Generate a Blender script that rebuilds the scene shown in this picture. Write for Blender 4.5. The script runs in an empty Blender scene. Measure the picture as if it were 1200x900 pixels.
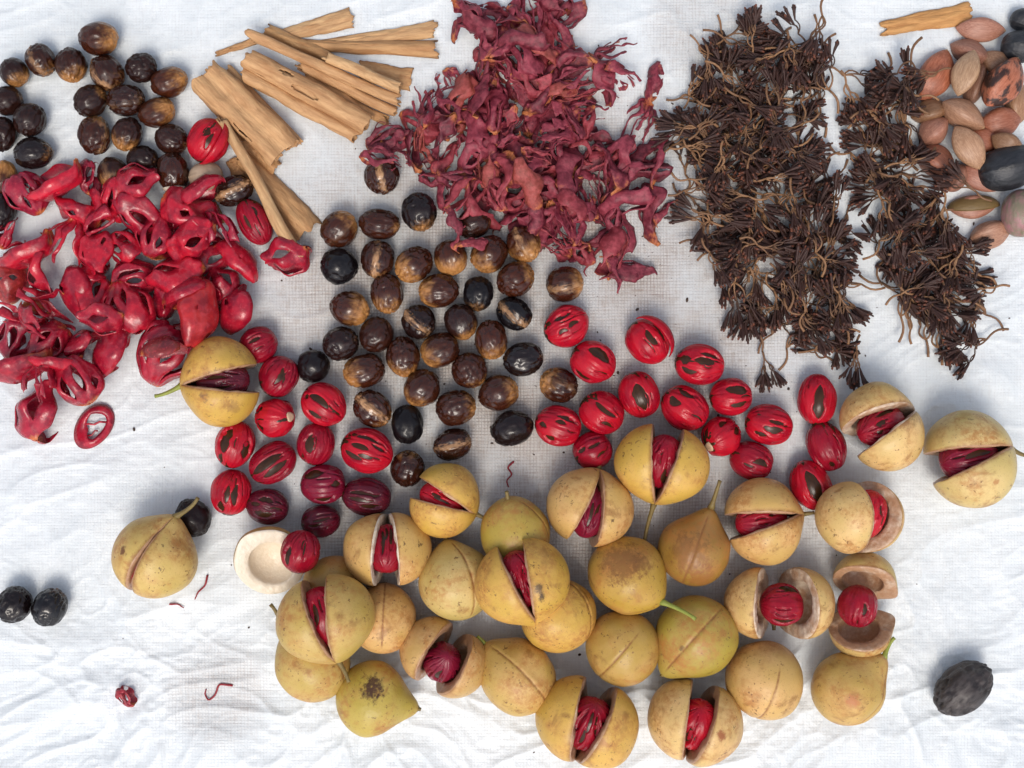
import bpy, math, random
import numpy as np
from mathutils import Vector, Matrix

# ------------------------------------------------------------------ camera, sky, sun, exposure
SC = bpy.context.scene
COL = SC.collection
PX = 0.00055            # metres on the cloth per pixel of a 1200 px wide view
CAMH = 0.80             # camera height
cam_data = bpy.data.cameras.new('camera')
cam = bpy.data.objects.new('camera', cam_data)
COL.objects.link(cam)
cam.location = (0, 0, CAMH)
cam.rotation_euler = (0, 0, 0)
cam_data.sensor_width = 36.0
cam_data.lens = 36.0 * CAMH / (1200 * PX)
cam_data.clip_start = 0.02
cam_data.clip_end = 50
SC.camera = cam

SUN_ELEV, SUN_AZ = 60.0, 184.0      # light comes from the near (lower) side
w = bpy.data.worlds.new('World')
SC.world = w
w.use_nodes = True
wn = w.node_tree
bg = wn.nodes['Background']
sky = wn.nodes.new('ShaderNodeTexSky')
sky.sky_type = 'NISHITA'
sky.sun_disc = False
sky.sun_elevation = math.radians(SUN_ELEV)
sky.sun_rotation = math.radians(SUN_AZ)
sky.air_density = 1.0
sky.dust_density = 3.0
sky.ozone_density = 0.6
hsv = wn.nodes.new('ShaderNodeHueSaturation')      # hazy, nearly white sky
hsv.inputs['Saturation'].default_value = 0.62
wn.links.new(sky.outputs[0], hsv.inputs['Color'])
wn.links.new(hsv.outputs[0], bg.inputs[0])
bg.inputs[1].default_value = 0.14
sun_d = bpy.data.lights.new('sun', 'SUN')
sun_d.energy = 1.1
sun_d.angle = math.radians(22)
sun_d.color = (1.0, 0.93, 0.84)
sun = bpy.data.objects.new('sun', sun_d)
COL.objects.link(sun)
az, el = math.radians(SUN_AZ), math.radians(SUN_ELEV)
sdir = Vector((math.sin(az) * math.cos(el), math.cos(az) * math.cos(el), math.sin(el)))
sun.rotation_euler = sdir.to_track_quat('Z', 'Y').to_euler()
SC.view_settings.view_transform = 'Standard'
SC.view_settings.look = 'None'
SC.view_settings.gamma = 1.0
SC.view_settings.use_curve_mapping = False
SC.view_settings.exposure = 0.44

R = random.Random(7)
D2R = math.pi / 180

# ------------------------------------------------------------------ numeric helpers
def _hash(ix, iy, iz, seed):
    h = (ix.astype(np.int64) * 374761393 + iy.astype(np.int64) * 668265263 +
         iz.astype(np.int64) * 2147483647 + int(seed) * 1274126177) & 0xffffffff
    h = ((h ^ (h >> 13)) * 1274126177) & 0xffffffff
    h = (h ^ (h >> 16)) & 0xffffffff
    return h.astype(np.float64) / 4294967295.0 * 2 - 1

def pn(x, y, z=0.0, seed=0):
    """smooth value noise, about -1..1, any shapes that broadcast"""
    x, y, z = np.broadcast_arrays(np.asarray(x, float), np.asarray(y, float), np.asarray(z, float))
    xi, yi, zi = np.floor(x), np.floor(y), np.floor(z)
    fx, fy, fz = x - xi, y - yi, z - zi
    ux, uy, uz = [f * f * f * (f * (f * 6 - 15) + 10) for f in (fx, fy, fz)]
    out = 0
    for dx in (0, 1):
        for dy in (0, 1):
            for dz in (0, 1):
                wgt = (ux if dx else 1 - ux) * (uy if dy else 1 - uy) * (uz if dz else 1 - uz)
                out = out + wgt * _hash(xi + dx, yi + dy, zi + dz, seed)
    return out

def fbm(x, y, z=0.0, seed=0, octv=4):
    o, a, f = 0, 1.0, 1.0
    for k in range(octv):
        o = o + a * pn(np.asarray(x) * f, np.asarray(y) * f, np.asarray(z) * f, seed + k * 17)
        a *= 0.5; f *= 2.03
    return o

def sstep(a, b, x):
    t = np.clip((x - a) / (b - a), 0, 1)
    return t * t * (3 - 2 * t)

# ------------------------------------------------------------------ cloth height, pixel to place
def cloth_h(x, y):
    x = np.asarray(x, float); y = np.asarray(y, float)
    # how crumpled: calmer where the sheet lies tight under the heaps
    px = x / PX + 600; py = 450 - y / PX
    calm = np.exp(-(((px - 640) / 330) ** 2 + ((py - 360) / 250) ** 2))
    amp = 1 - 0.8 * calm
    wx = x + 0.02 * pn(x * 14, y * 14, 3, 5); wy = y + 0.02 * pn(x * 14, y * 14, 9, 6)
    # long soft folds, mostly running left to right with a slight climb
    rx, ry = wx * 0.96 + wy * 0.28, wy * 0.96 - wx * 0.28
    big = 0.0011 * fbm(rx * 9, ry * 26, 0, 11, 2)
    mid = 0.0009 * (2 * (1 - np.abs(pn(rx * 20, ry * 52, 4, 21))) ** 3 - 1)
    mid2 = 0.0008 * (2 * (1 - np.abs(pn(wx * 40 + wy * 26, wy * 44 - wx * 20, 8, 27))) ** 4 - 1)
    fine = 0.00026 * (1 - 2.0 * np.abs(pn(wx * 120, wy * 190, 2, 31))) + 0.00012 * pn(wx * 320, wy * 380, 5, 35)
    bottom = sstep(640, 820, py)
    fine = fine + 0.00040 * (1 - np.abs(pn(wx * 75 - wy * 60, wy * 90 + wx * 50, 1, 44))) ** 5
    return amp * (big + mid * (0.55 + 0.45 * bottom) + mid2 * (0.35 + 0.5 * bottom) + fine * (0.7 + 0.5 * bottom)) - 0.0012

def W(px, py, z=0.0):
    """the place whose picture is at (px, py) when it lies z above the cloth plane"""
    s = PX * (CAMH - z) / CAMH
    return (px - 600) * s, (450 - py) * s

# ------------------------------------------------------------------ mesh helpers
def mk_mesh(name, v, f, mats=(), fmat=None, smooth=True, attrs=None):
    me = bpy.data.meshes.new(name)
    me.from_pydata([tuple(p) for p in np.asarray(v, float)], [], [tuple(int(i) for i in q) for q in f])
    for m in mats:
        me.materials.append(m)
    if fmat is not None:
        me.polygons.foreach_set('material_index', np.asarray(fmat, np.int32))
    me.polygons.foreach_set('use_smooth', np.full(len(me.polygons), smooth))
    if attrs:
        for k, a in attrs.items():
            at = me.attributes.new(k, 'FLOAT', 'POINT')
            at.data.foreach_set('value', np.asarray(a, np.float32))
    me.validate(); me.update()
    return me

def mesh_np(me):
    a = np.empty(len(me.vertices) * 3); me.vertices.foreach_get('co', a)
    return a.reshape(-1, 3)

def link(name, data, parent=None, M=None, color=None):
    o = bpy.data.objects.new(name, data)
    COL.objects.link(o)
    if parent is not None:
        o.parent = parent
    if M is not None:
        o.matrix_local = M
    if color is not None:
        c = tuple(color) + (1.0,) * (4 - len(color))
        o.color = c
    return o

def thing(name, loc, label, cat, group=None):
    o = bpy.data.objects.new(name, None)
    COL.objects.link(o)
    o.empty_display_size = 0.01
    o.location = loc
    tag(o, label, cat, group)
    return o

def tag(o, label=None, cat=None, group=None, kind=None):
    if label: o['label'] = label
    if cat: o['category'] = cat
    if group: o['group'] = group
    if kind: o['kind'] = kind
    return o

def grid_faces(n, m, wrap=False):
    f = []
    mm = m if wrap else m - 1
    for i in range(n - 1):
        for j in range(mm):
            k = (j + 1) % m
            f.append((i * m + j, i * m + k, (i + 1) * m + k, (i + 1) * m + j))
    return f

def solidify(v, f, th):
    v = np.asarray(v, float); f = [list(q) for q in f]
    nrm = np.zeros_like(v)
    for q in f:
        p = v[q]
        n = np.cross(p[2] - p[0], p[-1] - p[1]) if len(q) == 4 else np.cross(p[1] - p[0], p[2] - p[0])
        for i in q:
            nrm[i] += n
    L = np.linalg.norm(nrm, axis=1, keepdims=True); L[L == 0] = 1
    nrm /= L
    th = np.asarray(th, float)
    if th.ndim == 1: th = th[:, None]
    n0 = len(v)
    vv = np.vstack([v + nrm * th / 2, v - nrm * th / 2])
    ff = [tuple(q) for q in f] + [tuple(i + n0 for i in reversed(q)) for q in f]
    cnt = {}
    for q in f:
        for a, b in zip(q, q[1:] + q[:1]):
            if a == b: continue
            cnt[(a, b)] = cnt.get((a, b), 0) + 1
    for (a, b) in list(cnt):
        if (b, a) not in cnt:
            ff.append((b, a, a + n0, b + n0))
    return vv, ff

def weld(v, f, eps=1e-6):
    key = {}
    idx = np.zeros(len(v), int); out = []
    for i, p in enumerate(np.round(np.asarray(v) / eps).astype(np.int64)):
        k = tuple(p)
        if k not in key:
            key[k] = len(out); out.append(i)
        idx[i] = key[k]
    ff = []
    for q in f:
        r = []
        for i in q:
            j = int(idx[i])
            if not r or (r[-1] != j): r.append(j)
        if len(r) > 1 and r[0] == r[-1]: r.pop()
        if len(r) >= 3 and len(set(r)) == len(r): ff.append(r)
    return np.asarray(v)[out], ff, out

def tube(pts, rad, n=7, cap=True):
    pts = np.asarray(pts, float); rad = np.broadcast_to(np.asarray(rad, float), (len(pts),))
    T = np.gradient(pts, axis=0); T /= np.linalg.norm(T, axis=1, keepdims=True) + 1e-12
    up = np.array([0, 0, 1.0])
    if abs(T[0] @ up) > 0.9: up = np.array([0, 1.0, 0])
    v = []
    for p, t, r in zip(pts, T, rad):
        a = np.cross(t, up); a /= np.linalg.norm(a) + 1e-12
        b = np.cross(a, t)
        for k in range(n):
            c = 2 * math.pi * k / n
            v.append(p + r * (math.cos(c) * a + math.sin(c) * b))
    f = grid_faces(len(pts), n, True)
    if cap:
        f.append(tuple(range(n - 1, -1, -1)))
        f.append(tuple((len(pts) - 1) * n + k for k in range(n)))
    return np.array(v), f

def join(parts):
    V, F, off = [], [], 0
    for v, f in parts:
        V.append(np.asarray(v)); F += [tuple(i + off for i in q) for q in f]; off += len(v)
    return np.vstack(V), F

def ell_sphere(nu, nt):
    """unit sphere about the x axis: rows of u from the -x end to the +x end"""
    u = np.linspace(0, math.pi, nu); th = np.linspace(0, 2 * math.pi, nt, endpoint=False)
    U, T = np.meshgrid(u, th, indexing='ij')
    return U, T

def RX(a): return Matrix.Rotation(a * D2R, 4, 'X')
def RY(a): return Matrix.Rotation(a * D2R, 4, 'Y')
def RZ(a): return Matrix.Rotation(a * D2R, 4, 'Z')
def npm(M): return np.array(M)
def xf(M, v):
    A = np.array(M)
    return v @ A[:3, :3].T + A[:3, 3]

# ------------------------------------------------------------------ material helpers
class Mat:
    def __init__(self, name, rough=0.5, spec=0.5):
        self.m = bpy.data.materials.new(name)
        self.m.use_nodes = True
        self.nt = self.m.node_tree
        self.b = self.nt.nodes['Principled BSDF']
        self.set('Roughness', rough)
        self.set('Specular IOR Level', spec)
        self._oc = self._oi = None
    def put(self, sock, v):
        if isinstance(v, bpy.types.NodeSocket): self.nt.links.new(v, sock)
        else:
            if isinstance(v, (tuple, list)) and len(v) == 3 and sock.type == 'RGBA': v = tuple(v) + (1,)
            sock.default_value = v
    def set(self, k, v): self.put(self.b.inputs[k], v)
    def node(self, t, ins=None, **props):
        n = self.nt.nodes.new(t)
        for k, v in props.items(): setattr(n, k, v)
        for k, v in (ins or {}).items(): self.put(n.inputs[k], v)
        return n
    @property
    def obj(self):
        if self._oc is None: self._oc = self.node('ShaderNodeTexCoord')
        return self._oc.outputs['Object']
    @property
    def info(self):
        if self._oi is None: self._oi = self.node('ShaderNodeObjectInfo')
        return self._oi
    def math(self, op, a, b=0.0, c=0.0, clamp=False):
        n = self.node('ShaderNodeMath', {0: a, 1: b, 2: c}, operation=op, use_clamp=clamp)
        return n.outputs[0]
    def vec(self, scale=(1, 1, 1), jitter=True):
        """object coordinates, scaled, shifted by the object's own random number"""
        mp = self.node('ShaderNodeMapping', {'Vector': self.obj, 'Scale': scale})
        if not jitter: return mp.outputs[0]
        r = self.math('MULTIPLY', self.info.outputs['Random'], 37.0)
        c = self.node('ShaderNodeCombineXYZ', {0: r, 1: r, 2: r}).outputs[0]
        return self.node('ShaderNodeVectorMath', {0: mp.outputs[0], 1: c}, operation='ADD').outputs[0]
    def noise(self, vec, scale=1.0, detail=3.0, rough=0.5, dist=0.0):
        return self.node('ShaderNodeTexNoise', {'Vector': vec, 'Scale': scale, 'Detail': detail, 'Roughness': rough, 'Distortion': dist}).outputs[0]
    def ramp(self, v, a, b, lo=0.0, hi=1.0):
        return self.node('ShaderNodeMapRange', {0: v, 1: a, 2: b, 3: lo, 4: hi}, interpolation_type='SMOOTHSTEP').outputs[0]
    def mix(self, f, a, b, mode='MIX'):
        n = self.node('ShaderNodeMix', data_type='RGBA', blend_type=mode)
        self.put(n.inputs[0], f); self.put(n.inputs[6], a); self.put(n.inputs[7], b)
        return n.outputs[2]
    def bump(self, h, dist, strength=1.0):
        n = self.node('ShaderNodeBump', {'Height': h, 'Distance': dist, 'Strength': strength})
        self.set('Normal', n.outputs[0])
        return n
    def sep(self, v):
        return self.node('ShaderNodeSeparateXYZ', {0: v}).outputs

def mat_nutmeg():
    m = Mat('nutmeg_shell', 0.3, 0.5)
    col = m.node('ShaderNodeSeparateColor', {0: m.info.outputs['Color']}).outputs   # tan end, stripe, brownness
    gl = m.info.outputs['Alpha']
    o = m.sep(m.obj)
    n1 = m.noise(m.vec((1.6, 1.6, 1.6)), 1.0, 3)
    n2 = m.noise(m.vec((2.2, 7, 7)), 1.0, 4, 0.6)
    e = m.math('ADD', m.math('MULTIPLY', o[0], 0.62), m.math('MULTIPLY_ADD', n1, 0.9, -0.45))
    e = m.math('ADD', e, m.math('MULTIPLY_ADD', n2, 0.45, -0.22))
    e = m.math('ADD', e, m.math('MULTIPLY_ADD', col[0], 1.0, -0.78))
    end = m.ramp(e, -0.22, 0.42)
    yw = m.math('ABSOLUTE', m.math('ADD', o[1], m.math('MULTIPLY_ADD', n2, 0.9, -0.45)))
    st = m.math('MULTIPLY', m.ramp(yw, 0.30, 0.03), m.ramp(o[2], 0.0, 0.35))
    st = m.math('MULTIPLY', m.math('MULTIPLY', st, m.math('POWER', col[1], 2.0)), m.ramp(n1, 0.25, 0.6))
    dark = m.mix(col[2], (0.006, 0.004, 0.005), (0.066, 0.014, 0.004))
    dark = m.mix(m.ramp(n2, 0.35, 0.7), dark, m.mix(0.55, dark, (0.006, 0.004, 0.004)))
    tan = m.mix(n2, (0.26, 0.085, 0.018), (0.58, 0.29, 0.095))
    c = m.mix(end, dark, tan)
    c = m.mix(st, c, m.mix(n2, (0.30, 0.13, 0.05), (0.55, 0.33, 0.17)))
    m.set('Base Color', c)
    ro = m.math('MULTIPLY_ADD', gl, -0.30, 0.46)
    ro = m.math('ADD', ro, m.math('MULTIPLY_ADD', n1, 0.2, -0.1))
    m.set('Roughness', ro)
    h = m.math('ADD', m.noise(m.vec((3, 9, 9)), 1.0, 5, 0.65), m.math('MULTIPLY', m.noise(m.vec((14, 20, 20)), 1.0, 3), 0.3))
    m.set('Coat Weight', m.math('MULTIPLY', gl, 0.7)); m.set('Coat Roughness', 0.07); m.set('Specular IOR Level', 0.2)
    m.bump(h, 0.0004, 0.7)
    return m.m

def mat_kernel():
    m = Mat('bare_nut', 0.24, 0.3)
    n = m.noise(m.vec((2, 5, 5)), 1.0, 4)
    m.set('Base Color', m.mix(n, (0.006, 0.004, 0.004), (0.075, 0.028, 0.009)))
    m.bump(m.noise(m.vec((4, 12, 12)), 1.0, 4), 0.0002, 0.6)
    return m.m

def mat_aril(name, rough, edge=(0.5, 0.16, 0.04)):
    m = Mat(name, rough, 0.5)
    base = m.info.outputs['Color']
    n = m.noise(m.vec((1.4, 1.4, 1.4)), 1.0, 3)
    fib = m.noise(m.vec((1.5, 13, 13)), 1.0, 4, 0.6)
    c = m.mix(m.ramp(n, 0.38, 0.7), base, m.mix(0.45, base, (0.12, 0.0, 0.012)))
    c = m.mix(m.ramp(fib, 0.52, 0.75, 0, 0.4), c, m.mix(0.55, c, (0.62, 0.05, 0.06)))
    tip = m.node('ShaderNodeAttribute', attribute_name='tip').outputs['Fac']
    t = m.ramp(m.math('ADD', tip, m.math('MULTIPLY_ADD', n, 0.8, -0.4)), 0.62, 0.98)
    c = m.mix(t, c, edge)
    m.set('Base Color', c)
    m.set('Roughness', m.math('MULTIPLY_ADD', n, 0.22, rough - 0.11)); m.set('Specular IOR Level', 0.3)
    m.set('Subsurface Weight', 0.12); m.set('Subsurface Radius', (0.004, 0.0008, 0.0006)); m.set('Subsurface Scale', 0.6)
    m.bump(m.math('ADD', fib, m.math('MULTIPLY', m.noise(m.vec((6, 6, 6)), 1.0, 3), 0.7)), 0.0003, 0.6)
    return m.m

def mat_dried():
    m = Mat('dried_mace', 0.5, 0.35)
    base = m.info.outputs['Color']
    rnd = m.info.outputs['Random']
    n = m.noise(m.vec((0.16, 0.16, 0.16)), 1.0 / 0.0018 * 0.6, 3)
    n2 = m.noise(m.vec((300, 300, 300)), 1.0, 4, 0.6)
    c = m.mix(m.ramp(n2, 0.3, 0.72), m.mix(0.5, base, (0.035, 0.003, 0.008)), m.mix(0.35, base, (0.45, 0.10, 0.13)))
    tip = m.node('ShaderNodeAttribute', attribute_name='tip').outputs['Fac']
    t = m.ramp(m.math('ADD', tip, m.math('MULTIPLY_ADD', n2, 1.2, -0.6)), 0.55, 0.95)
    c = m.mix(m.math('MULTIPLY', t, 0.8), c, (0.54, 0.18, 0.055))
    m.set('Base Color', c)
    m.set('Roughness', m.math('MULTIPLY_ADD', n2, 0.3, 0.34))
    m.bump(m.noise(m.vec((700, 700, 700)), 1.0, 4, 0.6), 0.0007, 0.7)
    return m.m

def mat_fresh():
    m = Mat('fresh_mace', 0.3, 0.5)
    base = m.mix(0.30, m.info.outputs['Color'], (0.60, 0.018, 0.045))
    n2 = m.noise(m.vec((160, 160, 160)), 1.0, 4, 0.55)
    fi = m.noise(m.vec((500, 500, 500)), 1.0, 3, 0.6)
    c = m.mix(m.ramp(n2, 0.35, 0.7), base, m.mix(0.65, base, (0.09, 0.0, 0.012)))
    c = m.mix(m.ramp(fi, 0.5, 0.75, 0, 0.5), c, (0.62, 0.06, 0.08))
    tip = m.node('ShaderNodeAttribute', attribute_name='tip').outputs['Fac']
    t = m.ramp(m.math('ADD', tip, m.math('MULTIPLY_ADD', n2, 1.0, -0.5)), 0.70, 1.1)
    c = m.mix(t, c, (0.60, 0.17, 0.045))
    m.set('Base Color', c)
    m.set('Roughness', m.math('MULTIPLY_ADD', n2, 0.4, 0.06))
    m.bump(m.math('ADD', fi, n2), 0.0004, 0.6)
    return m.m

def mat_skin(marks=()):
    m = Mat('fruit_skin', 0.46, 0.4)
    base = m.info.outputs['Color']
    big = m.noise(m.vec((1.1, 1.1, 1.1)), 1.0, 3)
    c = m.mix(m.ramp(big, 0.3, 0.72), m.mix(0.40, base, (0.40, 0.26, 0.03)), m.mix(0.25, base, (0.66, 0.38, 0.15)))
    # bruises, russet and pinpoint specks
    blot = m.noise(m.vec((1.7, 1.7, 1.7)), 1.0, 6, 0.62, 0.4)
    c = m.mix(m.ramp(blot, 0.55, 0.70, 0, 0.7), c, (0.27, 0.12, 0.032))
    blot2 = m.noise(m.vec((2.6, 3.2, 2.6)), 1.3, 7, 0.7)
    c = m.mix(m.ramp(blot2, 0.62, 0.67, 0, 0.85), c, (0.095, 0.045, 0.018))
    rus = m.noise(m.vec((1.3, 0.8, 0.8)), 1.0, 5, 0.6)
    fl = m.noise(m.vec((7, 7, 7)), 1.0, 5, 0.7)
    c = m.mix(m.math('MULTIPLY', m.ramp(rus, 0.43, 0.66), m.ramp(fl, 0.36, 0.62, 0.1, 0.85)), c, (0.42, 0.175, 0.045))
    for pos, rad, colr, st in marks:
        d = m.node('ShaderNodeVectorMath', {0: m.obj, 1: tuple(pos)}, operation='DISTANCE').outputs['Value']
        e = m.math('ADD', m.math('MULTIPLY', d, 1 / rad), m.math('MULTIPLY_ADD', fl, 3.2, -1.6))
        c = m.mix(m.ramp(e, 1.25, 0.45, 0, st), c, colr)
    sp = m.noise(m.vec((13, 13, 13)), 1.0, 2, 0.5)
    gather = m.ramp(m.noise(m.vec((1.6, 1.6, 1.6)), 1.37, 3, 0.5), 0.42, 0.62)
    c = m.mix(m.math('MULTIPLY', m.ramp(sp, 0.62, 0.69, 0, 0.85), gather), c, (0.19, 0.085, 0.028))
    sp2 = m.noise(m.vec((28, 28, 28)), 1.0, 2, 0.5)
    c = m.mix(m.ramp(sp2, 0.58, 0.74, 0, 0.35), c, (0.30, 0.15, 0.05))
    seam = m.node('ShaderNodeAttribute', attribute_name='seam').outputs['Fac']
    c = m.mix(m.math('MULTIPLY', m.ramp(seam, 0.15, 1.0, 0, 0.9), m.ramp(fl, 0.3, 0.6, 0.35, 1.0)), c, (0.25, 0.10, 0.03))
    m.set('Base Color', c)
    m.set('Roughness', m.math('MULTIPLY_ADD', big, 0.25, 0.30))
    m.bump(m.math('ADD', m.noise(m.vec((9, 9, 9)), 1.0, 4), m.math('MULTIPLY', m.noise(m.vec((40, 40, 40)), 1.0, 2), 0.25)), 0.0005, 0.45)
    m.set('Subsurface Weight', 0.06); m.set('Subsurface Radius', (0.006, 0.003, 0.001)); m.set('Subsurface Scale', 0.5)
    return m.m

def mat_flesh():
    m = Mat('husk_flesh', 0.32, 0.4)
    pale = m.info.outputs['Alpha']
    n = m.noise(m.vec((2.5, 2.5, 2.5)), 1.0, 5, 0.65)
    n2 = m.noise(m.vec((9, 9, 9)), 1.0, 4, 0.6)
    br = m.mix(n2, (0.27, 0.13, 0.06), (0.56, 0.33, 0.19))
    cr = m.mix(n2, (0.70, 0.57, 0.40), (0.84, 0.76, 0.63))
    k = m.ramp(m.math('ADD', n, m.math('MULTIPLY_ADD', pale, 1.0, -0.62)), 0.3, 0.75)
    c = m.mix(k, br, cr)
    m.set('Base Color', c)
    m.bump(n2, 0.0006, 0.8)
    return m.m

def mat_simple(name, a, b, scale, rough, bump=0.0006, spec=0.4, stretch=(1, 1, 1)):
    m = Mat(name, rough, spec)
    n = m.noise(m.vec(tuple(s * scale for s in stretch)), 1.0, 5, 0.6)
    m.set('Base Color', m.mix(n, a, b))
    m.set('Roughness', m.math('MULTIPLY_ADD', n, 0.25, rough - 0.12))
    m.bump(n, bump, 0.8)
    return m.m

def mat_cinnamon():
    m = Mat('cinnamon_bark', 0.6, 0.3)
    base = m.info.outputs['Color']
    f = m.noise(m.vec((45, 300, 300)), 1.0, 5, 0.7, 0.5)
    big = m.noise(m.vec((30, 90, 90)), 1.0, 4, 0.6)
    c = m.mix(m.ramp(f, 0.3, 0.72), m.mix(0.62, base, (0.28, 0.12, 0.045)), m.mix(0.3, base, (0.66, 0.42, 0.20)))
    c = m.mix(m.ramp(big, 0.56, 0.72, 0, 0.6), c, (0.36, 0.16, 0.06))
    m.set('Base Color', c)
    m.bump(m.math('ADD', f, m.math('MULTIPLY', big, 1.5)), 0.0013, 0.8)
    return m.m

def mat_clovestem():
    m = Mat('clove_stem', 0.55, 0.4)
    o = m.sep(m.obj)
    n = m.noise(m.vec((300, 300, 300)), 1.0, 4, 0.6)
    k = m.ramp(m.math('ADD', o[0], m.math('MULTIPLY_ADD', n, 0.02, -0.01)), 0.016, 0.036)
    tan = m.mix(n, (0.14, 0.062, 0.027), (0.38, 0.205, 0.098))
    tan = m.mix(m.ramp(m.info.outputs['Random'], 0.2, 0.8, 0.5, 0.0), tan, (0.10, 0.045, 0.022))
    m.set('Base Color', m.mix(k, tan, (0.045, 0.022, 0.015)))
    m.bump(n, 0.0004, 0.8)
    return m.m

def mat_clovebud():
    m = Mat('clove_bud', 0.5, 0.35)
    o = m.sep(m.obj)
    n = m.noise(m.vec((500, 700, 700)), 1.0, 4, 0.6)
    c = m.mix(n, (0.016, 0.007, 0.006), (0.074, 0.031, 0.022))
    tip = m.ramp(o[0], 0.0092, 0.0108)
    c = m.mix(m.math('MULTIPLY', tip, m.ramp(m.info.outputs['Random'], 0.35, 0.9)), c, (0.15, 0.045, 0.022))
    m.set('Base Color', c)
    m.bump(n, 0.0005, 0.8)
    return m.m

def mat_pili():
    m = Mat('pili_shell', 0.42, 0.45)
    base = m.info.outputs['Color']
    n = m.noise(m.vec((1.5, 1.5, 1.5)), 1.0, 5, 0.6)
    f = m.noise(m.vec((2.0, 11, 11)), 1.0, 4, 0.6)
    c = m.mix(m.ramp(f, 0.3, 0.75), m.mix(0.45, base, (0.16, 0.06, 0.03)), m.mix(0.2, base, (0.62, 0.40, 0.27)))
    c = m.mix(m.math('MULTIPLY', m.ramp(n, 0.44, 0.56), m.info.outputs['Alpha']), c, (0.035, 0.014, 0.01))
    o = m.sep(m.obj)
    c = m.mix(m.ramp(o[0], 0.86, 1.0, 0, 0.7), c, (0.66, 0.48, 0.25))
    sp = m.noise(m.vec((16, 16, 16)), 1.0, 1)
    c = m.mix(m.ramp(sp, 0.70, 0.75, 0, 0.8), c, (0.07, 0.03, 0.02))
    m.set('Base Color', c)
    m.bump(m.math('ADD', f, m.math('MULTIPLY', n, 0.6)), 0.0004, 0.5)
    return m.m

def mat_black(name, a, b, rough):
    m = Mat(name, rough, 0.5)
    n = m.noise(m.vec((2, 3, 3)), 1.0, 5, 0.6)
    m.set('Base Color', m.mix(m.ramp(n, 0.35, 0.7), a, b))
    m.set('Roughness', m.math('MULTIPLY_ADD', n, 0.3, rough - 0.15))
    m.bump(m.math('ADD', m.noise(m.vec((2.5, 5, 5)), 1.0, 5, 0.6), m.math('MULTIPLY', m.noise(m.vec((22, 22, 22)), 1.0, 2), 0.06)), 0.0011, 0.7)
    return m.m

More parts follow.
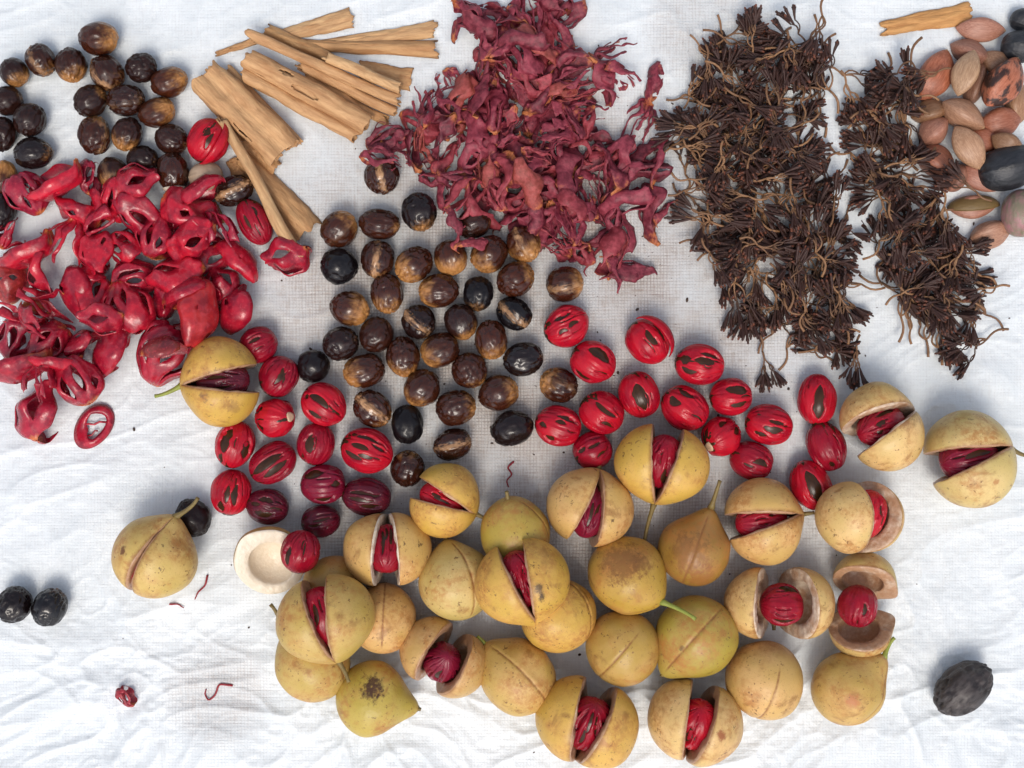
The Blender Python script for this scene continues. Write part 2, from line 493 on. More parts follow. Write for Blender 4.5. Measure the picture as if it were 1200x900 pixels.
def mat_cloth():
    m = Mat('woven_plastic_sheet', 0.5, 0.4)
    o = m.sep(m.obj)
    v = m.obj
    # flat tape weave: about 1.9 mm pitch
    wob = m.node('ShaderNodeVectorMath', {0: m.node('ShaderNodeTexNoise', {'Vector': v, 'Scale': 45.0, 'Detail': 2.0}).outputs[1], 1: (0.0016, 0.0016, 0)}, operation='MULTIPLY').outputs[0]
    vv = m.node('ShaderNodeVectorMath', {0: v, 1: wob}, operation='ADD').outputs[0]
    s = m.sep(vv)
    k = 2 * math.pi / 0.0021
    sx = m.math('SINE', m.math('MULTIPLY', s[0], k)); sy = m.math('SINE', m.math('MULTIPLY', s[1], k))
    ax = m.math('ABSOLUTE', m.math('SINE', m.math('MULTIPLY', s[0], k / 2)))
    ay = m.math('ABSOLUTE', m.math('SINE', m.math('MULTIPLY', s[1], k / 2)))
    gap = m.math('MINIMUM', ax, ay)                                   # 0 in the gaps between tapes
    weave = m.math('ADD', m.math('MULTIPLY', m.math('MULTIPLY', sx, sy), 0.25), m.ramp(gap, 0.0, 0.45))
    # where the sheet is grimy from use
    px = m.math('MULTIPLY', o[0], 1 / PX); py = m.math('MULTIPLY', o[1], 1 / PX)
    def blob(cx, cy, rx, ry):
        a = m.math('POWER', m.math('MULTIPLY_ADD', px, 1 / rx, -(cx - 600) / rx), 2.0)
        b = m.math('POWER', m.math('MULTIPLY_ADD', py, 1 / ry, -(450 - cy) / ry), 2.0)
        return m.ramp(m.math('ADD', a, b), 1.6, 0.0)
    big = m.noise(v, 7.0, 5, 0.6)
    patch = m.noise(v, 24.0, 5, 0.62)
    zone = m.math('MAXIMUM', blob(620, 370, 330, 260), m.math('MULTIPLY', blob(640, 610, 330, 130), 0.85))
    zone = m.math('MAXIMUM', zone, m.math('MULTIPLY', blob(830, 30, 70, 60), 0.6))
    zone = m.math('MAXIMUM', zone, m.math('MULTIPLY', blob(255, 815, 60, 60), 0.5))
    dirt = m.math('MULTIPLY', zone, m.ramp(m.math('ADD', m.math('MULTIPLY', big, 0.5), m.math('MULTIPLY', patch, 0.6)), 0.36, 0.66))
    c = m.mix(m.ramp(patch, 0.35, 0.7), (0.66, 0.70, 0.715), (0.75, 0.785, 0.795))
    c = m.mix(m.math('MULTIPLY', zone, 0.40), c, (0.50, 0.475, 0.455))
    c = m.mix(m.math('MULTIPLY', dirt, 0.62), c, (0.45, 0.385, 0.335))
    tp = m.noise(m.node('ShaderNodeMapping', {'Vector': v, 'Scale': (90, 900, 1)}).outputs[0], 1.0, 2)
    tp2 = m.noise(m.node('ShaderNodeMapping', {'Vector': v, 'Scale': (900, 90, 1)}).outputs[0], 1.0, 2)
    tape = m.math('ADD', tp, tp2)
    c = m.mix(m.math('MULTIPLY', m.ramp(tape, 1.1, 0.72), m.math('MULTIPLY_ADD', dirt, 0.8, 0.10)), c, (0.38, 0.31, 0.265))
    gapf = m.math('MULTIPLY', m.ramp(gap, 0.30, 0.02), m.math('MULTIPLY', m.math('MULTIPLY_ADD', dirt, 0.85, 0.03), m.ramp(m.math('ADD', patch, m.math('MULTIPLY_ADD', tape, 0.35, -0.35)), 0.40, 0.68)))
    c = m.mix(gapf, c, (0.22, 0.165, 0.14))
    sp = m.noise(v, 420.0, 2, 0.5)
    c = m.mix(m.math('MULTIPLY', m.ramp(sp, 0.72, 0.78), m.math('MULTIPLY_ADD', zone, 0.7, 0.12)), c, (0.10, 0.075, 0.065))
    m.set('Base Color', c)
    m.set('Roughness', m.math('MULTIPLY_ADD', patch, 0.25, 0.26))
    fine = m.noise(v, 260.0, 4, 0.6)
    h = m.math('ADD', m.math('MULTIPLY', weave, m.math('MULTIPLY_ADD', zone, 0.4, 0.24)), m.math('MULTIPLY', fine, 1.0))
    m.bump(h, 0.00055, 0.75)
    return m.m

M_NUT, M_KERNEL = mat_nutmeg(), mat_kernel()
M_ARIL = mat_aril('red_aril', 0.25)
M_DRIED, M_FRESH = mat_dried(), mat_fresh()
M_SKIN, M_FLESH = mat_skin(), mat_flesh()
M_STALK = mat_simple('fruit_stalk', (0.10, 0.055, 0.02), (0.26, 0.20, 0.06), 240, 0.55)
M_STALKG = mat_simple('green_stalk', (0.16, 0.20, 0.03), (0.34, 0.36, 0.07), 240, 0.5)
M_CINN, M_CSTEM, M_CBUD = mat_cinnamon(), mat_clovestem(), mat_clovebud()
M_PILI = mat_pili()
M_BLACK = mat_black('black_fruit_skin', (0.010, 0.011, 0.014), (0.030, 0.031, 0.036), 0.40)
M_WRINK = mat_black('wrinkled_grey_skin', (0.020, 0.014, 0.013), (0.075, 0.060, 0.055), 0.42)
M_PINKG = mat_black('pink_green_skin', (0.20, 0.17, 0.11), (0.36, 0.16, 0.17), 0.4)
M_SCAR = mat_simple('pale_scar', (0.42, 0.24, 0.13), (0.66, 0.50, 0.34), 9, 0.6, 0.0003)
M_BALD = mat_simple('bald_kernel', (0.30, 0.19, 0.12), (0.52, 0.40, 0.28), 2.2, 0.6, 0.0004)
M_CLOTH = mat_cloth()
M_CRUMB = mat_simple('crumb', (0.03, 0.018, 0.014), (0.10, 0.06, 0.04), 300, 0.7)
M_THREAD = mat_simple('mace_thread', (0.20, 0.006, 0.014), (0.36, 0.02, 0.03), 300, 0.45)

# ------------------------------------------------------------------ the sheet
def build_sheet():
    def axis(lim, outer, step):
        mid = np.arange(-lim, lim + step / 2, step)
        out = lim + np.geomspace(step * 2, outer - lim, 26)
        return np.concatenate([-out[::-1], mid, out])
    xs = axis(0.36, 1.3, 0.00115); ys = axis(0.28, 1.1, 0.00115)
    X, Y = np.meshgrid(xs, ys, indexing='ij')
    Z = cloth_h(X, Y)
    v = np.stack([X, Y, Z], -1).reshape(-1, 3).astype(np.float32)
    n, mm = X.shape
    idx = np.arange(n * mm).reshape(n, mm)
    q = np.stack([idx[:-1, :-1], idx[1:, :-1], idx[1:, 1:], idx[:-1, 1:]], -1).reshape(-1, 4)
    me = bpy.data.meshes.new('ground_sheet')
    me.vertices.add(len(v)); me.vertices.foreach_set('co', v.ravel())
    me.loops.add(q.size); me.loops.foreach_set('vertex_index', q.ravel().astype(np.int32))
    me.polygons.add(len(q)); me.polygons.foreach_set('loop_start', np.arange(0, q.size, 4, dtype=np.int32))
    me.polygons.foreach_set('loop_total', np.full(len(q), 4, np.int32))
    me.polygons.foreach_set('use_smooth', np.ones(len(q), bool))
    me.materials.append(M_CLOTH)
    me.update(calc_edges=True); me.validate()
    o = link('ground_sheet', me)
    tag(o, 'white woven plastic sheet with creases spread on the ground', 'sheet', kind='structure')
build_sheet()

# ------------------------------------------------------------------ height map of what already lies there
HC = 0.0016
HN = (int(0.9 / HC), int(0.7 / HC))
HX = (np.arange(HN[0]) + 0.5) * HC - 0.45
HY = (np.arange(HN[1]) + 0.5) * HC - 0.35
HM = cloth_h(HX[:, None], HY[None, :]).copy()
def hcell(x, y):
    i = np.clip(((x + 0.45) / HC).astype(int), 0, HN[0] - 1); j = np.clip(((y + 0.35) / HC).astype(int), 0, HN[1] - 1)
    return i, j
def drop_z(v, pct=85):
    """height at which the points v come to lie on what is there (small overlaps allowed)"""
    i, j = hcell(v[:, 0], v[:, 1])
    key = i * HN[1] + j
    order = np.argsort(key, kind='stable')
    k, st = np.unique(key[order], return_index=True)
    mn = np.minimum.reduceat(v[order, 2], st)
    need = HM.ravel()[k] - mn
    return np.percentile(need, pct)
def stamp(v):
    i, j = hcell(v[:, 0], v[:, 1])
    np.maximum.at(HM, (i, j), v[:, 2])

# ------------------------------------------------------------------ shapes: nuts and seeds
def nut_shape(seed, wr=0.05, nu=44, nt=56):
    U, T = ell_sphere(nu, nt)
    x, y, z = -np.cos(U), np.sin(U) * np.cos(T), np.sin(U) * np.sin(T)
    r = 1 + 0.045 * pn(x * 1.3, y * 1.3, z * 1.3, seed)
    g = pn(x * 1.6, y * 5.2 + 0.5 * x, z * 5.2, seed + 3)
    r = r - wr * (1 - np.abs(g)) ** 5 + 0.005 * pn(x * 5, y * 8, z * 8, seed + 5)
    r = r + 0.05 * np.exp(-((y + 0.1 * x) / 0.10) ** 2) * (z > 0) * sstep(0.0, 0.4, z)     # the seam ridge on top
    r = r * (1 - 0.05 * x)
    v = np.stack([x * r, y * r, z * r], -1).reshape(-1, 3)
    v, f, _ = weld(v, grid_faces(nu, nt, True), 1e-7)
    return v, f
NUTS = [mk_mesh('nutmeg', *nut_shape(100 + 13 * k, 0.075 + 0.04 * (k % 3)), mats=[M_NUT]) for k in range(9)]
WRINKLED = mk_mesh('dry_fruit', *nut_shape(911, 0.13), mats=[M_WRINK])
SMOOTHBLK = mk_mesh('black_fruit', *nut_shape(407, 0.02), mats=[M_BLACK])
PINKISH = mk_mesh('round_fruit', *nut_shape(322, 0.01), mats=[M_PINKG])
BALD = mk_mesh('bald_nut', *nut_shape(615, 0.035), mats=[M_BALD])
KERN = mk_mesh('kernel', *nut_shape(77, 0.03, 26, 32), mats=[M_KERNEL])

def aril_shape(seed, n=6, big=1.0, nu=84, nt=150):
    rr = random.Random(seed)
    U, T = ell_sphere(nu, nt)
    tw = rr.uniform(-0.35, 0.35)
    F = np.full(U.shape, 9.0)
    for k in range(n):
        th0 = 2 * math.pi * (k + rr.uniform(-0.22, 0.22)) / n
        for s in range(rr.choice([1, 1, 2])):
            uc = rr.uniform(1.25, 2.0); du = rr.uniform(0.40, 0.85) * big
            if s: th0 += rr.uniform(0.25, 0.4); du *= 0.5; uc += rr.uniform(-.3, .5)
            dt = rr.uniform(0.10, 0.30) * big * (0.55 if s else 1)
            a = (U - uc) / du
            d = np.angle(np.exp(1j * (T - th0 - tw * (U - uc) - 0.10 * np.sin(2.3 * U + k)))) * np.maximum(np.sin(U), 0.3)
            wd = dt * np.clip(1 - np.abs(a) ** 1.8, 0.0, 1) ** 0.8 + 0.015
            f = np.where(np.abs(a) < 1, np.abs(d) - wd, np.hypot(np.abs(d), (np.abs(a) - 1) * du) - 0.012)
            F = np.minimum(F, f)
    # thin furrows towards the tip
    for k in range(9):
        th0 = rr.uniform(0, 6.28); uc = rr.uniform(1.9, 2.5); du = rr.uniform(0.25, 0.5)
        a = (U - uc) / du
        d = np.angle(np.exp(1j * (T - th0 - tw * 2 * (U - uc)))) * np.sin(U)
        F = np.minimum(F, np.where(np.abs(a) < 1, np.abs(d) - 0.018 * (1 - a * a) + 0.014, 9))
    x, y, z = -np.cos(U), np.sin(U) * np.cos(T), np.sin(U) * np.sin(T)
    k = sstep(-0.012, 0.045, F)
    ridg = 0.018 * pn(np.cos(T) * 6 + U, np.sin(T) * 6, U * 1.2, seed) * np.sin(U)
    r = 0.86 + 0.125 * k + ridg * k + 0.03 * pn(x * 1.5, y * 1.5, z * 1.5, seed + 9)
    v = np.stack([x * r, y * r, z * r], -1).reshape(-1, 3)
    tip = (0.9 * np.exp(-(U / 0.22) ** 2)).reshape(-1)
    v2, f, idx = weld(v, grid_faces(nu, nt, True), 1e-7)
    return v2, f, tip[idx]
def window_aril(seed, wins, nu=84, nt=150):
    """a seed coat whose upper side has these openings: (along, across, half length, half width)"""
    rr = random.Random(seed)
    U, T = ell_sphere(nu, nt)
    x, y, z = -np.cos(U), np.sin(U) * np.cos(T), np.sin(U) * np.sin(T)
    F = np.full(U.shape, 9.0)
    def cut(F, uc, tc, hl, hw, bow):
        a = (U - uc) / hl
        d = np.angle(np.exp(1j * (T - tc - bow * (1 - a * a)))) * np.maximum(np.sin(U), .3)
        wd = hw * np.clip(1 - np.abs(a) ** 2.0, 0, 1) ** 0.75 * (1 + 0.25 * pn(a * 2.5, seed * .37, 0.2, 4)) + 0.01
        f = np.where(np.abs(a) < 1, np.abs(d) - wd, np.hypot(np.abs(d), (np.abs(a) - 1) * hl) - 0.008)
        return np.minimum(F, f)
    for ax, ay, hl, hw in wins:
        uc = math.acos(-max(-.97, min(.97, ax)))
        tc = math.acos(max(-.99, min(.99, ay / max(.35, math.sin(uc)))))
        F = cut(F, uc, tc, hl * 1.2, hw * 1.25, rr.uniform(-.12, .12))
    for k in range(4):
        F = cut(F, rr.uniform(1.2, 1.9), math.pi + (k + .5) * math.pi / 4, rr.uniform(.4, .7), rr.uniform(.08, .2), 0)
    for k in range(16):                                             # fine furrows running to the tip
        uc = rr.uniform(1.7, 2.5); hl = rr.uniform(.2, .55)
        F = np.minimum(F, cut(np.full(U.shape, 9.0), uc, rr.uniform(0, 6.28), hl, 0.004, rr.uniform(-.1, .1)) + 0.022)
    for k in range(9):                                              # slender slits between the ribs
        F = cut(F, rr.uniform(1.5, 2.35), (k + rr.uniform(.1, .9)) * 2 * math.pi / 9, rr.uniform(.15, .42), rr.uniform(.006, .022), rr.uniform(-.1, .1))
    k = sstep(-0.012, 0.045, F)
    ridg = 0.030 * pn(np.cos(T) * 7 + U, np.sin(T) * 7, U * 1.1, seed) * np.sin(U)
    r = 0.86 + 0.125 * k + ridg * k + 0.035 * pn(x * 1.5, y * 1.5, z * 1.5, seed + 9)
    v = np.stack([x * r, y * r, z * r], -1).reshape(-1, 3)
    tip = (0.9 * np.exp(-(U / 0.22) ** 2)).reshape(-1)
    v2, f, idx = weld(v, grid_faces(nu, nt, True), 1e-7)
    return mk_mesh('mace', v2, f, mats=[M_ARIL], attrs={'tip': tip[idx]})
WINS = [
 [(.3,-.1,.2,.1),(.0,-.5,.35,.08)], [(.05,.65,.35,.12),(-.3,-.1,.18,.07),(.3,.0,.22,.09)], [(.1,.5,.5,.24),(-.1,-.85,.4,.15)],
 [(-.05,.22,.36,.13),(.05,.7,.4,.08)], [(.3,.45,.35,.11),(.1,.1,.36,.14),(-.7,.1,.2,.15),(-.5,-.45,.3,.09)], [(.1,-.2,.55,.26)],
 [(.05,.4,.5,.1),(.45,-.25,.22,.05)], [(.3,.55,.4,.1),(.05,.3,.2,.07),(-.15,-.6,.3,.12),(-.7,-.1,.2,.08)], [(.2,.3,.3,.06),(.3,-.4,.25,.06),(-.5,.4,.2,.07)],
 [(-.6,-.05,.25,.16),(-.3,.6,.3,.12)], [(.25,.35,.5,.2),(.3,-.55,.4,.12)], [(.4,0,.3,.17),(.0,.7,.25,.13)],
 [(.1,-.1,.38,.12),(.2,.3,.3,.06),(-.4,-.5,.25,.08)], [(.35,.05,.3,.13),(-.2,-.3,.22,.05)], [(-.1,0,.62,.22)], [(.75,-.3,.2,.1)], [(.0,.1,.62,.25)],
 [(.2,.42,.5,.24),(.0,-.75,.4,.18)], [(.0,-.45,.42,.13),(.0,.02,.32,.11),(-.6,.25,.22,.13)], [(.1,-.2,.4,.1),(.2,-.55,.3,.08)], [(.45,.3,.35,.18),(.4,-.6,.3,.14)],
 [(-.2,-.1,.45,.12),(.0,-.75,.3,.09),(-.75,-.2,.12,.07)], [(.05,.28,.42,.2)], [(-.1,.2,.68,.16),(.1,-.42,.55,.14)],
 [(-.25,.15,.3,.09),(.0,.6,.4,.1),(-.4,-.4,.35,.1),(.1,-.25,.25,.08),(.5,.4,.3,.06)], [(-.25,.6,.4,.2),(.1,-.75,.4,.14),(.7,-.15,.2,.12)],
 [(.0,.3,.3,.12),(.0,-.5,.4,.14),(-.5,0,.2,.06)], [(-.2,.35,.4,.06),(-.3,0,.3,.08),(.3,-.3,.35,.1),(.4,.4,.2,.05)], [(.2,.2,.4,.05),(-.2,.0,.3,.04)],
 [(-.2,.5,.4,.16),(.3,-.3,.3,.04)], [(.1,.2,.3,.08)], [(.0,-.45,.3,.09),(-.3,.3,.2,.05)]]
ARILS = []
for k in range(10):
    v, f, t = aril_shape(500 + 31 * k, [5, 6, 7, 4, 6, 8, 5, 7, 3, 6][k], [1.0, 1.0, .8, 1.15, .9, .8, 1.2, .7, 1.0, 1.1][k])
    ARILS.append(mk_mesh('mace', v, f, mats=[M_ARIL], attrs={'tip': t}))

# ------------------------------------------------------------------ list of whatever rests on the sheet, pushed apart where it would overlap
class It:
    def __init__(s, px, py, w, h, ang, **k):
        s.px, s.py, s.w, s.h, s.ang = px, py, w, h, ang
        s.__dict__.update(k)
RED = (0.46, 0.006, 0.019); CRIM = (0.29, 0.005, 0.018); DKRED = (0.19, 0.007, 0.026); MAROON = (0.085, 0.008, 0.018)
#  px, py, long, wide, angle, roll, tan, stripe, brown, gloss, label
NUT_L = [
 # top left group
 (115,46,46,41,10,-40,.55,.2,.8,.6,'large brown nutmeg, topmost of the group in the top left corner'),
 (46,70,40,35,-60,20,.25,.7,.55,.6,'nutmeg with a pale streak, second from the left in the top row at top left'),
 (83,76,40,38,-80,0,.5,0,.55,.5,'nutmeg with tan lower edge below and left of the topmost nutmeg at top left'),
 (16,84,35,33,-50,0,.45,0,.3,.4,'small dark nutmeg near the left edge, starting the upper row of the top left group'),
 (125,86,44,40,-50,40,.25,.9,.6,.6,'nutmeg with a tan ridge touching the topmost nutmeg from below'),
 (166,79,38,36,20,160,.05,0,.3,.4,'round plain dark nutmeg, uppermost on the right side of the top left group'),
 (196,97,45,36,20,10,.55,.1,.95,.5,'reddish brown oval nutmeg at the right end of the top left group'),
 (106,117,40,38,40,90,.3,.2,.35,.5,'dark nutmeg at the left of the middle row in the top left group'),
 (149,117,45,38,10,30,.15,.4,.5,.9,'shiny nutmeg with a small white glint at the centre of the top left group'),
 (184,134,44,35,22,-15,.6,.2,.9,.5,'brown oval nutmeg tilted up to the right, below the reddish one'),
 (110,158,46,39,95,60,.35,.8,.7,.6,'nutmeg with tan left flank, second from bottom on the left of the top left group'),
 (149,158,40,36,-110,0,.5,0,.45,.5,'dark nutmeg with tan underside right of the tan flanked nutmeg'),
 (8,118,36,34,30,180,.1,0,.3,.4,'dark nutmeg cut by the left edge, below the small one starting the upper row'),
 (32,142,40,38,80,180,.05,0,.3,.5,'plain dark nutmeg second from the left edge, above the black striped one'),
 (4,156,42,34,80,180,.1,0,.3,.4,'blackish nutmeg cut by the left edge, left of the plain dark one'),
 (38,178,46,38,5,190,.22,0,.1,.7,'black wrinkled nutmeg with tan left tip just above the red mace heap'),
 (198,163,39,36,-20,180,.1,0,.45,.6,'dark brown nutmeg touching the left side of the red flapped seed'),
 (166,186,38,34,0,190,.05,0,.25,.4,'blackish nutmeg just above the red mace in the left heap'),
 (131,202,38,36,-70,10,.6,.4,.4,.4,'olive brown nutmeg half hidden behind red mace, left of the blackish one'),
 (204,196,48,38,-85,170,.08,0,.7,1.,'glossy chestnut nutmeg with a torn white skirt at its lower end'),
 (272,222,47,36,28,5,.1,1.,.35,.8,'striped dark nutmeg with broad pale streaks tucked under the cinnamon'),
 (4,210,44,32,90,0,.75,0,.9,.4,'light brown nutmeg cut by the left edge beside the red mace'),
 (1,244,42,34,90,180,.1,0,.1,.4,'black nutmeg cut by the left edge below the light brown one'),
 # centre group
 (447,206,45,41,100,0,.1,1.,.6,.9,'glossy nutmeg with a vertical tan stripe left of the dried mace heap'),
 (397,268,46,43,50,30,.5,.3,.75,.7,'wrinkled brown nutmeg at the upper left corner of the central group'),
 (444,262,49,37,-5,150,.2,0,.7,.7,'smooth wide oval nutmeg in the top row of the central group'),
 (491,248,47,42,-80,180,.35,0,.1,.6,'ribbed black nutmeg with tan lower tip touching the dried mace'),
 (397,312,45,42,170,180,.05,0,.0,.6,'plain black nutmeg at the left edge of the central group'),
 (442,304,46,41,-95,0,.2,1.,.6,.7,'nutmeg with a torn ragged tan strip down its middle'),
 (485,310,47,42,-145,180,.62,0,.8,.8,'brown nutmeg with golden lower left end in the second row'),
 (528,302,43,40,-80,180,.72,.2,.8,.7,'golden brown nutmeg under the small loose pink mace piece'),
 (573,296,47,43,-120,180,.55,0,.75,.7,'ribbed nutmeg with golden lower left end below the dried mace'),
 (613,286,46,40,-60,10,.7,.9,.85,.6,'orange tan nutmeg poking out under the dried mace heap'),
 (556,263,42,37,20,180,.1,0,.5,.7,'dark brown nutmeg half under the dried mace, above the ribbed golden one'),
 (514,340,48,41,185,180,.55,0,.8,.8,'nutmeg with orange left tip in the middle of the third row'),
 (453,343,49,39,-85,170,.5,0,.8,.9,'chestnut nutmeg with golden lower end standing below the torn one'),
 (409,361,48,41,-15,175,.68,0,.8,.9,'nutmeg with a pale golden right half at the left edge of the group'),
 (560,345,42,37,-95,180,.28,0,.0,.5,'small black nutmeg with an orange lower tip'),
 (604,327,46,42,30,180,.4,0,.9,.7,'warm brown wrinkled nutmeg below the orange tan one'),
 (662,333,45,42,10,20,.5,.8,.75,.6,'light brown streaked nutmeg alone right of the group, below the dried mace'),
 (602,368,45,38,-40,15,.1,.9,.0,.6,'blue black nutmeg with a tan ridge on its right side'),
 (490,377,43,40,-40,10,.1,.9,.2,.7,'black nutmeg with a diagonal brown ridge in the centre of the group'),
 (540,377,44,40,-70,150,.4,.3,.35,.7,'dark nutmeg with an orange rim below the one with an orange left tip'),
 (441,392,43,40,60,170,.05,0,.55,.5,'dull dark brown nutmeg with a small scar, left of the ridged black one'),
 (399,403,44,40,20,180,.1,0,.25,.6,'dark wrinkled nutmeg below the one with pale golden right half'),
 (367,429,40,38,50,190,.08,0,.05,.5,'small round black nutmeg farthest left in the central group'),
 (426,434,51,41,195,180,.6,0,.8,.8,'large nutmeg with golden left end in the lower left of the group'),
 (472,418,48,40,-85,150,.45,0,.75,.8,'upright chestnut nutmeg with golden foot right of the large one'),
 (517,410,47,41,205,180,.55,0,.8,.8,'nutmeg with golden left end in the middle of the lower group'),
 (576,397,48,40,-80,180,.5,0,.9,.8,'upright nutmeg with golden foot in the right part of the group'),
 (549,433,45,42,-50,190,.25,0,.75,.7,'heavily ribbed reddish brown nutmeg in the lower right of the group'),
 (494,454,47,43,-130,180,.45,0,.75,.8,'nutmeg with tan lower left edge above the small black egg shaped one'),
 (613,421,48,41,10,185,.08,0,.1,.9,'shiny black nutmeg at the right edge of the central group'),
 (655,451,47,42,160,10,.55,.5,.6,.6,'brown nutmeg with tan patches between the red seeds'),
 (584,460,49,42,20,185,.5,0,.75,.8,'nutmeg with pale lower edge, lowest but one on the right side of the group'),
 (534,478,49,43,15,190,.4,0,.75,.8,'broad chestnut nutmeg with tan right end in the bottom row'),
 (436,479,48,43,-38,0,.25,1.,.7,.9,'glossy nutmeg with a bright cream diagonal stripe'),
 (477,497,47,38,95,190,.0,0,.0,.4,'small egg shaped black nutmeg between the cream striped and the broad chestnut one'),
 (530,521,47,38,15,5,.1,.9,.5,.7,'nutmeg with a long tan ridge above the open fruit'),
 (479,551,45,40,80,170,.3,0,.55,.7,'dark brown nutmeg touching the left valve of the open fruit below'),
 (600,502,52,42,15,185,.08,0,.1,.6,'large black oval nutmeg alone at the lower right of the central group'),
 # lower left
 (19,709,44,41,60,190,.0,0,.05,.6,'left one of the two black nutmegs lying alone at the left edge'),
 (53,712,47,40,65,180,.12,0,.0,.9,'right one of the two black nutmegs, shiny with orange lower tip'),
 (224,609,47,40,-60,190,.0,0,.1,.2,'dull black shrivelled nutmeg tucked behind the stalked closed fruit'),
]
SEED_L = [
 # px,py,long,wide,ang,roll,colour,label
 (243,168,54,48,60,20,RED,'shiny red seed with a peeling flap beside the cinnamon'),
 (664,382,55,49,30,0,RED,'bright red seed below the streaked light brown nutmeg'),
 (695,424,54,49,-30,40,RED,'red seed with one large brown window, second in the upper right row'),
 (759,400,56,50,-50,70,RED,'red seed with loose strand on its right side, highest of the right group'),
 (820,427,59,48,-8,110,RED,'wide red seed with several brown windows right of the one with loose strand'),
 (748,463,55,47,-70,150,RED,'upright red seed with pointed brown window in the middle of the right group'),
 (706,484,54,49,-35,200,RED,'red seed with a dark slit right of the ribbed leftmost one'),
 (654,499,55,48,-15,240,RED,'ribbed red seed leftmost of the right group, below the tan patched nutmeg'),
 (695,527,46,44,30,280,CRIM,'small dark red seed touching the open fruit from above'),
 (803,478,58,50,-35,310,RED,'large wrinkled red seed touching the big stalked open fruit'),
 (857,465,50,45,5,345,RED,'red seed with a broad brown window at the right of the large wrinkled one'),
 (846,512,49,46,35,25,RED,'red seed with a pale scar on its lower left end beside the big open fruit'),
 (901,498,56,47,-10,60,RED,'red seed with two slits right of the pale scarred one'),
 (881,539,51,44,-20,95,CRIM,'lowest red seed of the right group, with a small slit'),
 (958,468,60,45,88,130,RED,'tall upright red seed between the clove clusters and the open fruit'),
 (975,536,60,45,-68,165,CRIM,'plain dark red seed wedged under the bruised open fruit'),
 (945,568,61,47,-65,200,RED,'red seed with one long brown window above two open fruits'),
 (275,521,56,46,75,235,RED,'red seed with tall window, leftmost of the left seed group'),
 (270,577,54,47,80,270,RED,'red seed with three small windows at the bottom left of the left seed group'),
 (326,441,50,46,60,305,CRIM,'red seed right of the stalked open fruit at the left'),
 (322,490,49,46,185,340,RED,'red seed with a pale round scar on its right end'),
 (379,474,55,50,-35,15,RED,'bright red seed at the top of the left seed group'),
 (370,520,50,44,80,50,CRIM,'dull red seed with one oval dark window'),
 (319,542,58,46,35,85,CRIM,'red seed with two long black windows, slanting up to the right'),
 (430,528,61,52,-20,120,RED,'biggest bright red seed with many ribs, below the cream striped nutmeg'),
 (378,568,53,46,8,155,DKRED,'wine red seed with black ends below the dull red one'),
 (313,594,50,42,-10,190,MAROON,'maroon seed touching the cup of white flesh'),
 (433,591,58,45,-8,225,MAROON,'blackish maroon seed above the open fruit with a facing seed'),
 (375,611,46,39,15,260,MAROON,'cracked maroon seed above the red one in the husk cup'),
 (361,656,50,46,75,295,CRIM,'ribbed red seed leaning on the rim of the white husk cup'),
 (297,409,46,42,30,330,CRIM,'dark red seed half hidden behind the stalked open fruit'),
 (298,260,58,38,-62,5,CRIM,'long red seed with yellow lower tip beside the lower cinnamon stick'),
]
EXTRA_L = [
 (1130,808,80,54,42,0,'wrink','wrinkled dark grey fruit alone in the lower right corner','fruit'),
 (1186,198,78,52,18,0,'black','large shiny blue black fruit at the right edge','fruit'),
 (1197,49,44,38,0,0,'black','smaller black fruit cut by the right edge near the top','fruit'),
 (1199,30,30,26,0,40,'black','sliver of a black fruit at the very top of the right edge','fruit'),
 (1197,247,56,46,90,0,'pink','pinkish green round fruit cut by the right edge below the blue black one','fruit'),
 (240,202,40,35,10,0,'bald','bald beige nutmeg kernel touching the red flapped seed','nutmeg'),
]
TAN = (0.40, 0.215, 0.125); PNK = (0.40, 0.17, 0.115); RDB = (0.30, 0.075, 0.035); ORG = (0.42, 0.105, 0.045); OLV = (0.19, 0.095, 0.04)
PILI_L = [
 # px,py,long,wide,ang,colour,dark patch,label
 (1153,33,57,28,-4,PNK,0,'pinkish pointed nut, topmost and apart beside the orange bark shard'),
 (1141,58,50,30,-25,(0.28,0.12,.085),0,'brownish pink pointed nut just below the topmost one'),
 (1100,84,66,40,62,ORG,.2,'big brick red pointed nut at the left end of the upper nuts'),
 (1146,97,54,26,70,(0.20,.095,.06),0,'narrow dark brown pointed nut between the tan and the black streaked one'),
 (1169,74,40,28,-40,(0.28,.15,.08),0,'small brown pointed nut peeping out above the black streaked one'),
 (1197,118,52,30,90,(0.34,.18,.09),0,'tan brown pointed nut cut by the right edge'),
 (1094,128,46,30,15,OLV,0,'olive brown pointed nut half covered by clove stems'),
 (1175,143,52,36,12,RDB,0,'reddish brown pointed nut under the black streaked one'),
 (1097,152,40,34,45,PNK,0,'pale pink pointed nut beside the clove clusters'),
 (1154,164,44,28,-15,RDB,0,'small reddish pointed nut behind the lower tan one'),
 (1176,172,40,26,-30,OLV,0,'dark olive pointed nut touching the blue black fruit'),
 (1101,186,50,38,-35,(0.40,.13,.075),.2,'orange pink pointed nut under the clove stems'),
 (1151,209,60,28,-22,(0.36,.13,.085),0,'long reddish pointed nut left of the blue black fruit'),
 (1120,208,36,30,60,PNK,.3,'small pink pointed nut partly under a clove cluster'),
 (1144,242,54,28,4,PNK,0,'pink pointed nut with an olive upper shell, above the lowest nut'),
 (1164,274,51,33,18,(0.40,.20,.125),0,'tan pink pointed nut, lowest of the heap'),
 (1128,87,56,32,70,(0.46,.29,.165),0,'light tan upright pointed nut lying across the red ones'),
 (1172,98,68,42,56,ORG,1.,'big red pointed nut with a black streak on top'),
 (1128,134,56,33,-32,TAN,.0,'speckled tan pointed nut in the middle of the heap'),
 (1131,175,58,34,-58,(0.44,.25,.14),0,'light tan pointed nut slanting down beside the blue black fruit'),
]
